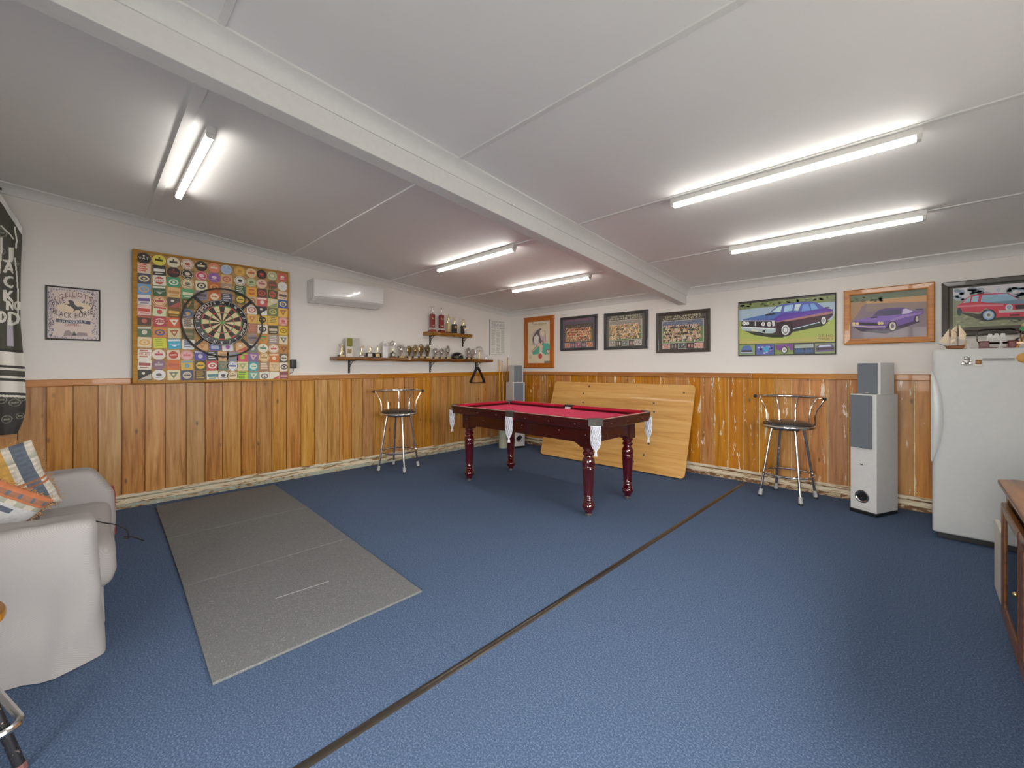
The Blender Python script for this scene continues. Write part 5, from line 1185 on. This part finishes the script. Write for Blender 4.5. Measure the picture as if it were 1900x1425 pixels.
magnet('long grey label strip magnet with small print', .369, 1.310, m_strip)
def m_round(t): MB().lathe([(0, .008), (.024, .006), (.030, .003), (.032, 0)], 24, Matrix.Rotation(R(90), 4, 'X')).build('disc', 'orange', t, smooth=50)
magnet('round orange magnet at the picture edge', .478, 1.318, m_round)
# model sailing ship
zt = FH+.001
t = thing('model_ship', 'small wooden model sailing ship with cream sails', 'model ship', (.165, 4.50, zt), R(4))
hull = [(-.048, .028), (-.040, .010), (-.030, .004), (.040, .004), (.050, .012), (.052, .034), (.030, .028)]
MB().prism(hull, -.014, .014, 'y').build('hull', 'shipwood', t, bevel=.004)
MB().tube([(-.045, 0, .026), (-.088, 0, .048)], [.0022, .0012], 5).build('bowsprit', 'iron', t)
for x, h in ((-.022, .150), (.020, .168)): MB().tube([(x, 0, .02), (x, 0, .02+h)], [.002, .0012], 5).build('mast', 'shipwood', t)
def sail(p): 
    c_ = [sum(q[i] for q in p)/len(p) for i in (0, 1)]
    n = len(p); MB().add([(q[0], -.003, q[1]) for q in p]+[(c_[0], -.012, c_[1])]+[(q[0], -.001, q[1]) for q in p]+[(c_[0], -.010, c_[1])], [(i, (i+1) % n, n) for i in range(n)]+[((i+1) % n+n+1, i+n+1, 2*n+1) for i in range(n)]+[(i, i+n+1, (i+1) % n+n+1, (i+1) % n) for i in range(n)]).build('sail', 'sail', t, smooth=True)
sail([(-.026, .155), (-.075, .062), (-.050, .045), (-.026, .050)]); sail([(-.018, .150), (.012, .120), (.012, .085), (-.016, .075)]); sail([(.024, .182), (.062, .110), (.050, .060), (.026, .075)]); sail([(.016, .178), (-.010, .150), (-.014, .135), (.014, .128)]); sail([(-.018, .070), (.010, .078), (.010, .046), (-.016, .042)])
# ship in a bottle
t = thing('ship_in_bottle', 'large clear bottle with a ship inside on a red timber stand', 'ship in a bottle', (.375, 4.56, zt), 0)
TB = Matrix.Translation((-.098, 0, .090)) @ Matrix.Rotation(R(90), 4, 'Y')
MB().lathe([(0, 0), (.030, .002), (.050, .012), (.056, .030), (.056, .165), (.050, .182), (.026, .200), (.018, .208), (.018, .250), (.022, .252), (.022, .262), (.015, .262)], 32, TB).build('bottle', 'bottleglass', t, smooth=40)
MB().lathe([(0, .25), (.013, .25), (.015, .262), (.017, .275), (0, .278)], 14, TB).build('cork', 'cuewood', t, smooth=True)
for x0 in (-.060, .075):
    MB().prism([(-.046, 0), (.046, 0), (.050, .050), (.040, .056), (.026, .041), (0, .034), (-.026, .041), (-.040, .056), (-.050, .050)], x0-.024, x0+.024, 'x').build('cradle', 'redwood', t, bevel=.003)
MB().box(-.075, .095, -.018, .018, 0, .012).build('stand_rail', 'redwood', t, bevel=.002)
b = MB(); b.prism([(-.05, .060), (.05, .060), (.058, .072), (-.055, .072)], -.010, .010, 'y'); b.build('inner_hull', 'white_matt', t)
for x in (-.03, 0, .03): MB().prism([(x-.014, .076), (x+.014, .076), (x+.010, .108), (x-.008, .110)], -.002, .002, 'y').build('inner_sail', 'white_matt', t); MB().tube([(x, 0, .07), (x, 0, .118)], .001, 4).build('inner_mast', 'shipwood', t)
def figurine(label, x, y, m, h):
    t = thing('figurine', label, 'figurine', (x, y, zt)); figure(MB(), 0, .004, h, pose=2).build('body', m, t, smooth=True); MB().lathe([(.014, 0), (.014, .004), (.010, .006)], 12).build('base', m, t)
figurine('tiny white porcelain figurine next to the model ship', .236, 4.47, 'porcelain', .046)
figurine('tiny white porcelain figurine in front of the bottle stand', .385, 4.455, 'porcelain', .052)
figurine('tiny brass-coloured figurine just behind the model ship', .225, 4.60, 'goldplaque', .066)
t = thing('timber_easel', 'small golden timber easel holding a green striped ornament', 'easel', (.503, 4.47, zt), R(-8))
for sx in (-1, 1): MB().tube([(sx*.045, .015, 0), (0, .0, .105)], .006, 6).build('easel_leg', 'cuewood', t)
MB().tube([(0, .06, 0), (0, .004, .10)], .005, 6).build('rear_leg', 'cuewood', t); MB().box(-.045, .045, -.016, .010, .028, .040).build('ledge', 'cuewood', t, bevel=.002)
t2 = thing('green_ornament', 'glass ornament with green and gold bands on the easel', 'ornament', (.500, 4.452, zt+.041), 0)
MB().lathe([(0, 0), (.022, .004), (.030, .030), (.030, .075), (.022, .10), (.012, .12)], 18).build('glass_body', 'bottleglass', t2, smooth=50); MB().lathe([(.0305, .075), (.033, .082), (.033, .094), (.026, .10)], 18).build('green_band', 'greenglass', t2, smooth=True); MB().lathe([(.0235, .102), (.024, .112), (.014, .124), (0, .128)], 18).build('gold_cap', 'goldplaque', t2, smooth=True)

# ================================================================== CABINET AND WHITE BOX AT THE PICTURE EDGE
cbx = thing('tv_cabinet', 'brown timber cabinet with glass doors along the wall', 'cabinet', (.285, 3.10, 0))
L, D, H = 1.62, .56, .69
MB().box(.012, D, -L+.01, -.01, 0, .07).build('plinth', 'cabinetwood', cbx, bevel=.004)
MB().box(.02, D, -.025, 0, .07, H).build('side_panel', 'cabinetwood', cbx, bevel=.003)
MB().box(.02, D, -L, -L+.025, .07, H).build('side_panel', 'cabinetwood', cbx, bevel=.003)
MB().box(D-.015, D, -L+.025, -.025, .07, H).build('back_panel', 'cabinetwood', cbx)
MB().box(.03, D, -L+.025, -.025, .07, .09).build('bottom_panel', 'cabinetwood', cbx); MB().box(.05, D-.02, -L+.025, -.025, .37, .388).build('inner_shelf', 'cabinetwood', cbx)
MB().box(.0, .022, -.055, 0, .07, H).build('corner_post', 'cabinetwood', cbx, bevel=.004)
MB().box(0, .022, -L+.05, -.055, H-.05, H).build('front_rail', 'cabinetwood', cbx, bevel=.003)
MB().prism([(-.028, -L-.028), (D+.005, -L-.028), (D+.005, .028), (.03, .028), (-.028, -.02)], H, H+.024, 'z').build('top', 'cabinetwood', cbx, bevel=.006)
MB().box(.085, D-.06, -L+.1, -.10, H+.0235, H+.026).build('top_inset', 'inset', cbx)
nd = 3; dw = (L-.055-.05)/nd
for i in range(nd):
    y1 = -.058-i*dw; y0 = y1-dw+.006
    d = frame_mb(dw-.006, .53, .055, 0, .020).build('door', 'cabinetwood', cbx, (-.001, (y0+y1)/2, .085), (0, 0, R(-90)))
    MB().box(-(dw-.006)/2+.05, (dw-.006)/2-.05, -.010, -.006, .05, .48).build('pane', 'smokeglass', d)
    MB().sphere(((dw/2)-.03, -.024, .27), .009, 8).build('knob', 'brass', d, smooth=True)
for i, (y, lab) in enumerate(((-.35, 'black media player on the cabinet shelf behind the first glass door'), (-.95, 'black media player on the cabinet shelf behind the middle glass door'))):
    t = thing('media_player', lab, 'media player', (.285+.10, 3.10+y, .389), 0, 'players inside the cabinet')
    MB().box(0, .30, -.20, .20, .008, .075).build('case', 'black_plastic', t, bevel=.003); MB().box(-.004, 0, -.18, .02, .03, .055).build('display', 'perspex', t)
    for sy in (-.17, .17): MB().lathe([(.014, 0), (.014, .008)], 10, Matrix.Translation((.03, sy, 0))).build('foot', 'rubber_black', t)
wb = thing('white_panel_box', 'low white box standing between the freezer and the timber cabinet', 'box', (.292, 3.44, 0))
MB().box(0, .018, -.215, .20, .004, .385).build('front_panel', 'cream_board', wb, bevel=.003)
MB().box(.018, .34, .182, .198, 0, .372).build('side_panel', 'cream_board', wb, bevel=.002); MB().box(.018, .34, -.213, -.197, 0, .372).build('side_panel', 'cream_board', wb, bevel=.002)
MB().box(.022, .34, -.195, .180, .352, .368).build('top_panel', 'cream_board', wb, bevel=.002); MB().box(.325, .34, -.195, .18, 0, .35).build('back_panel', 'cream_board', wb)

# ================================================================== SOFA, CUSHIONS, CHARGER
sf = thing('sofa', 'two-seat sofa under a pale grey stretch cover', 'sofa', (-3.24, -.38, 0))
from mathutils import noise as mn
def wr(amp, sx, sy, sz, off=0):
    def f(p, n):
        q = Vector((p.x*sx+off, p.y*sy, p.z*sz)); return p+n*(amp*mn.noise(q)+amp*.5*mn.noise(q*2.3))
    return f
def arm_f(outer):
    base = wr(.016, 5, 6, 2.4, outer*3)
    def f(p, n):
        p = base(p, n)
        if p.z < .30:                                   # folds gathering towards the hem
            k = (.30-p.z)/.30
            p.x += outer*(.026*k*math.sin(p.y*25+outer+p.z*3)*k + .018*k); p.y += .012*k*math.sin(p.x*30+p.z*14) if p.y > .35 else 0
        else: p.y -= .02*((p.z-.3)/.3) if p.y > .3 else 0
        if outer < 0 and p.y > .3: p.y += .075*max(0, min(1, (.60-p.z)/.16))
        p.z = max(p.z, .004)
        return p
    return f
# local frame: seat faces +y, width along x
XO, XI = .72, .47
for sgn, nm in ((1, 'arm'), (-1, 'arm')):
    x0, x1 = (XI, XO) if sgn > 0 else (-XO, -XI)
    MB().soft(x0, x1, -.47, .42, -.05, .605, .05, 18, arm_f(sgn)).build(nm, 'slip', sf, smooth=70)
def seat_f(p, n):
    p = wr(.012, 4, 4, 4)(p, n); 
    if n.z > .2: p.z -= .035*math.exp(-((p.x-.05)/.3)**2)*(1 if p.y < .3 else .4)
    return p
MB().soft(-XI-.02, XI+.02, -.30, .47, .20, .415, .07, 14, seat_f).build('seat_cushion', 'slip', sf, smooth=70)
MB().soft(-XI-.01, XI+.01, -.35, .425, .012, .24, .03, 12, lambda p, n: p+Vector((0, .012*math.sin(p.x*19)*(1-p.z/.24), 0)) if p.y > .3 else p).build('front_skirt', 'slip', sf, smooth=70)
MB().soft(-XI-.03, XI+.03, -.50, -.24, .05, .80, .09, 12, wr(.012, 4, 4, 3, 5)).build('backrest', 'slip', sf, smooth=70)
# cushions
def cushion_mb(w, h, th, colf, n=30):
    b = MB(); 
    for side in (-1, 1):
        vs = []; 
        for j in range(n+1):
            for i in range(n+1):
                u, v = -1+2*i/n, -1+2*j/n
                k = (max(0, 1-u**2)**.5)*(max(0, 1-v**2)**.5); pin = 1-.06*(1-abs(u*v))*(abs(u)**6+abs(v)**6)
                vs.append((u*w/2*pin+.004*mn.noise(Vector((u*3, v*3, side))), side*th/2*(k**.7)+.004*mn.noise(Vector((u*4, v*4, 3))), v*h/2*pin))
        o = len(b.v); b.v += vs
        for j in range(n):
            for i in range(n):
                a_ = o+j*(n+1)+i; q = (a_, a_+1, a_+n+2, a_+n+1); b.f.append(q if side < 0 else tuple(reversed(q))); b.m.append(0); b.c.append(colf((i+.5)/n, (j+.5)/n, i, j))
    return b
PC = {k: px(v, .78) for k, v in dict(w='c9c2b4', y='c89a4a', t='b9934c', n='5a6472', o='bb7048', b='9a6a50', g='a8a89a', W='c6c6c8').items()}
cr2 = random.Random(2)
def plaid(u, v, i, j):
    if u > .81: c = 'n' if u < .92 else 'w'
    elif .56 < u < .74: c = 'y' if v > .5 else 't'
    elif u < .14: c = 'n'
    else: c = 'w'
    if .36 < v < .47: c = {'w': 'o', 'y': 'o', 't': 'b', 'n': 'b'}[c] if j % 2 else c
    if .76 < v < .84: c = {'w': 'g', 'y': 't', 't': 't', 'n': 'n'}[c]
    k = cr2.uniform(.86, 1.1); q = PC[c]; s_ = .88 if j % 2 else 1.0
    return tuple(min(.9, e*k*s_) for e in q)
def diag(u, v, i, j):
    d = v
    if d > .95: c = 'o'
    elif d > .90: c = 'b' if i % 4 else 'n'
    elif d > .86: c = 'o'
    elif d > .80: c = 'g' if (i//3) % 2 else 'w'
    else: c = 'W'
    if .70 < d < .76 and .55 < u < .75: c = 'n'
    k = cr2.uniform(.92, 1.06); return tuple(min(.9, e*k) for e in PC[c])
def fringe(parent, edges, w, h, m='fringe'):
    b = MB(); r_ = random.Random(9)
    for (x0, z0, x1, z1, nx, nz) in edges:
        L_ = math.hypot(x1-x0, z1-z0); k = int(L_/.006)
        for i in range(k):
            s_ = i/k; x = x0+(x1-x0)*s_; z = z0+(z1-z0)*s_; l = r_.uniform(.012, .026)
            b.tube([(x, 0, z), (x+nx*l*.6+r_.uniform(-.004, .004), r_.uniform(-.004, .004), z+nz*l*.6), (x+nx*l+r_.uniform(-.008, .008), r_.uniform(-.01, .01), z+nz*l+r_.uniform(-.006, .006))], .0016, 3)
    return b.build('fringe', m, parent)
c1 = thing('throw_cushion', 'plaid cushion in orange, cream and navy leaning on the sofa arm', 'cushion', (-3.575, -.375, .60))
Rm = Matrix.Rotation(R(90), 4, 'Z') @ Matrix.Rotation(R(8), 4, 'X') @ Matrix.Rotation(R(-17), 4, 'Y')
c1.rotation_euler = Rm.to_euler()
cushion_mb(.43, .40, .13, plaid).build('cover', 'fabric_print', c1, smooth=70)
e = .205; fringe(c1, [(-e, .19, e, .19, 0, 1), (e, .19, e, -.19, 1, 0), (-e, -.19, e, -.19, 0, -1)], .43, .40)
c2 = thing('throw_cushion', 'white cushion with orange woven border lying behind the near sofa arm', 'cushion', (-3.06, -.365, .60))
Rm = Matrix.Rotation(R(86), 4, 'Z') @ Matrix.Rotation(R(16), 4, 'X') @ Matrix.Rotation(R(42), 4, 'Y')
c2.rotation_euler = Rm.to_euler()
cushion_mb(.36, .33, .12, diag).build('cover', 'fabric_print', c2, smooth=70)
fringe(c2, [(-.17, .155, .17, .155, 0, 1), (.17, .155, .17, -.155, 1, 0)], .36, .33)
hs = thing('charger_handset', 'dark grey handset propped between the two cushions', 'handset', (-3.24, -.225, .432), R(60))
MB().soft(-.035, .035, -.03, .03, -.01, .125, .022, 5).build('body', 'grey_handset', hs, rot=(R(-18), 0, R(0)), smooth=True)
MB().soft(-.030, .030, -.034, .026, .105, .142, .012, 4).build('head', 'black_plastic', hs, rot=(R(-18), 0, 0), smooth=True)
pg = thing('power_lead', 'black lead with a plug lying across the sofa seat', 'cable', (-3.19, -.115, .428))
MB().soft(-.020, .020, -.030, .022, -.012, .014, .008, 3).build('plug', 'black_plastic', pg, rot=(0, 0, R(-35)), smooth=True)
P0 = Vector((-3.19, -.115, .428))
cab_pts = [(-3.19, -.10, .428), (-3.22, -.05, .448), (-3.16, -.0, .442), (-3.08, .055, .432), (-3.02, .10, .425), (-2.985, .135, .400), (-2.97, .145, .37), (-2.99, .14, .350), (-3.05, .125, .345), (-3.02, .16, .345), (-2.93, .20, .34)]
def smooth_path(pts, k=5):
    pts = [Vector(p) for p in pts]; out = []
    for i in range(len(pts)-1):
        p0, p1, p2, p3 = pts[max(i-1, 0)], pts[i], pts[i+1], pts[min(i+2, len(pts)-1)]
        for q in range(k):
            t_ = q/k; out.append(.5*((2*p1)+(p2-p0)*t_+(2*p0-5*p1+4*p2-p3)*t_*t_+(3*p1-p0-3*p2+p3)*t_**3))
    return out+[pts[-1]]
MB().tube([p-P0 for p in smooth_path(cab_pts)], .0032, 6).build('lead', 'black_plastic', pg, smooth=True)
rb = thing('red_crate', 'red plastic crate in the gap between sofa and panelled wall', 'crate', (-4.50, .004, 0))
MB().box(-.16, .16, -.22, .135, .0, .012).build('floor_panel', 'red_plastic', rb)
for bx in ((-.16, .16, .123, .135), (-.16, .16, -.22, -.208), (-.16, -.148, -.208, .123), (.148, .16, -.208, .123)): MB().box(bx[0], bx[1], bx[2], bx[3], .012, .30).build('side_panel', 'red_plastic', rb, bevel=.003)

# ================================================================== LOW STOOL AT THE PICTURE EDGE
st = thing('low_stool', 'low black stool with round wooden seat and chrome foot loop beside sofa', 'stool', (-2.10, -.345, 0), R(17))
MB().lathe([(0, .452), (.146, .452), (.153, .458), (.155, .478), (.150, .486), (0, .487)], 40).build('seat', 'stoolwood', st, smooth=40)
MB().lathe([(.1555, .455), (.1575, .460), (.1575, .472), (.1555, .477)], 40).build('seat_edge', 'cuewood', st, smooth=40)
for k in range(4):
    a_ = R(45+90*k); c_, s_ = math.cos(a_), math.sin(a_)
    l = MB().tube([(c_*.085, s_*.085, .452), (c_*.219, s_*.219, .012)], .0135, 10).build('leg', 'specks', st, smooth=True)
    MB().tube([(c_*.217, s_*.217, .02), (c_*.222, s_*.222, 0)], .016, 10).build('foot', 'pinkrubber', l)
q = .163; rc = .045; rp = []
for cx_, cy_, a0 in ((1, 1, 0), (-1, 1, 90), (-1, -1, 180), (1, -1, 270)):
    rp += [(cx_*(q-rc)+rc*math.cos(R(a0+18*i)), cy_*(q-rc)+rc*math.sin(R(a0+18*i)), .145) for i in range(6)]
MB().tube(rp, .011, 8, True).build('foot_loop', 'chrome', st, smooth=True)

# ================================================================== BLACK AND WHITE BOTTLE FLAG ON THE LEFT WALL
DK, DK2, WH, GR = px('3c3b35', .5), px('2b2b2a', .5), px('b5b0a8', .5), px('6a6a60', .5)
Y0f, Y1f = -1.10, -.352        # extent along the wall
Zt, Zb = 2.60, .742
def in_tri(p, a_, b_, c_):
    d = lambda s, t, r: (s[0]-r[0])*(t[1]-r[1])-(t[0]-r[0])*(s[1]-r[1])
    x, y, z = d(p, a_, b_), d(p, b_, c_), d(p, c_, a_); return (x >= 0 and y >= 0 and z >= 0) or (x <= 0 and y <= 0 and z <= 0)
LET = []
def letter(ch, yc, z0, w, h):
    g = glyph(ch); sx = w/g[2]; sz = h/CAPH
    for f in g[1]:
        pts = [(yc-w/2+g[0][i][0]*sx, z0+g[0][i][1]*sz) for i in f]
        for k in range(1, len(pts)-1): LET.append((pts[0], pts[k], pts[k+1]))
for ch, z0 in zip('JACK', (2.095, 1.985, 1.875, 1.765)): letter(ch, -.428, z0, .058, .085)
for ch, z0 in zip('DANIEL', (1.60, 1.66, 1.66, 1.66, 1.66, 1.66)): pass
letter('D', -.395, 1.585, .075, .10); letter('D', -.462, 1.60, .03, .085)
for i, ch in enumerate('OLD NO'): 
    if ch != ' ': letter(ch, -.62+.05*i, 1.70, .04, .07)
LB = [(min(p[0] for p in t_), max(p[0] for p in t_), min(p[1] for p in t_), max(p[1] for p in t_), t_) for t_ in LET]
def seg_d(p, a_, b_):
    vx, vy = b_[0]-a_[0], b_[1]-a_[1]; t_ = max(0, min(1, ((p[0]-a_[0])*vx+(p[1]-a_[1])*vy)/(vx*vx+vy*vy+1e-9))); return math.hypot(p[0]-a_[0]-t_*vx, p[1]-a_[1]-t_*vy)
BOT = [[(-.490, 1.86), (-.476, 2.02), (-.468, 2.16), (-.467, 2.24)], [(-.388, 2.10), (-.376, 1.98), (-.366, 1.84), (-.367, 1.60)], [(-.468, 2.33), (-.452, 2.31), (-.425, 2.285), (-.402, 2.25)], [(-.395, 2.34), (-.39, 2.30), (-.38, 2.24), (-.385, 2.18)],
       [(-.56, 1.60), (-.56, 1.95), (-.53, 2.10), (-.53, 2.30)], [(-.70, 1.60), (-.70, 1.95), (-.73, 2.10), (-.73, 2.30)]]
RND = [(-.475, 2.28, .035), (-.478, 2.14, .03), (-.385, 2.06, .022), (-.405, .985, .030), (-.375, 1.02, .028), (-.44, .86, .03), (-.375, .88, .024), (-.47, 1.01, .03), (-.55, .95, .04), (-.46, 1.36, .028)]
def flagc(y, z):
    slope = 2.60-(y+.49)*1.85 if y > -.49 else 2.60
    if z > slope-.055: return (.86, .86, .83)
    if 1.395 < z < 1.60 and y > -.46 and False: return WH
    for zc, hh, c in ((1.385, .010, DK2), (1.350, .025, WH), (1.30, .03, WH), (1.262, .010, DK2), (1.243, .009, WH), (1.180, .009, WH), (1.162, .011, DK2), (1.125, .028, WH), (1.085, .022, WH), (1.055, .011, DK2), (1.035, .008, WH)):
        if abs(z+.10*(y+.42)-zc) < hh: return c
    c = DK if z > 1.1 else DK2
    for l in BOT:
        for i in range(len(l)-1):
            if abs(y-l[i][0]) < .1 and seg_d((y, z), l[i], l[i+1]) < .005: return WH
    for (a0, a1, b0, b1, t_) in LB:
        if a0-.006 <= y <= a1+.006 and b0-.006 <= z <= b1+.006 and any(in_tri((y+e1, z+e2), *t_) for e1, e2 in ((0, 0), (.005, 0), (-.005, 0), (0, .004))): return WH
    if 1.42 < z < 1.62 and -.44 < y < -.405: return px('8f8a90', .5)
    for (yy, zz, rr) in RND:
        d = math.hypot(y-yy, z-zz)
        if rr*.82 < d < rr: return GR
        if d < rr*.6 and int((z-zz)*160) % 3 == 0: return GR
    return c
fl = thing('bottle_flag', 'black and white cloth flag with bottle outlines hanging on the wall at the picture edge', 'flag', (XA, 0, 0))
b = MB(); ny, nz = 220, 520; vs = []; jj = []
for j in range(nz+1):
    for i in range(ny+1):
        y = Y0f+(Y1f-Y0f)*i/ny; z = Zb+(Zt-Zb)*j/nz
        top = 2.60-(y+.49)*1.85 if y > -.49 else 2.60
        zz = Zb+(top-Zb)*j/nz
        # lower hem gathers in to a rounded end
        k = max(0, (.98-zz)/.24); yy = y
        if k > 0 and y > -.46: yy = y-(.050*k*k)*((y+.46)/.108)
        edge = -.006*math.sin((zz-1.2)*3) if y > -.40 else 0
        edge += (-.018*max(0, min(1, (zz-1.25)/.35))) * max(0, (y+.46)/.108)
        x = .072+.012*math.sin(y*55+zz*1.5)+.008*math.sin(y*21-zz*3)+.006*math.sin(zz*9+y*12)
        vs.append((x, yy+edge, zz)); jj.append((y, zz))
b.v = vs
for j in range(nz):
    for i in range(ny):
        a_ = j*(ny+1)+i; y, z = jj[a_]; b.f.append((a_, a_+1, a_+ny+2, a_+ny+1)); b.m.append(0); b.c.append(flagc(y+.0025, z+.002))
cl = b.build('cloth', 'fabric_print', fl, smooth=80)
so = cl.modifiers.new('thick', 'SOLIDIFY'); so.thickness = .0015
MB().cyl((.06, -1.12, 2.615), (.06, -.47, 2.615), .010, n=12).build('hanging_rod', 'frame_dkbrown', fl, smooth=True)
for y in (-1.08, -.52): MB().box(0, .06, y-.008, y+.008, 2.605, 2.625).build('rod_bracket', 'frame_dkbrown', fl)
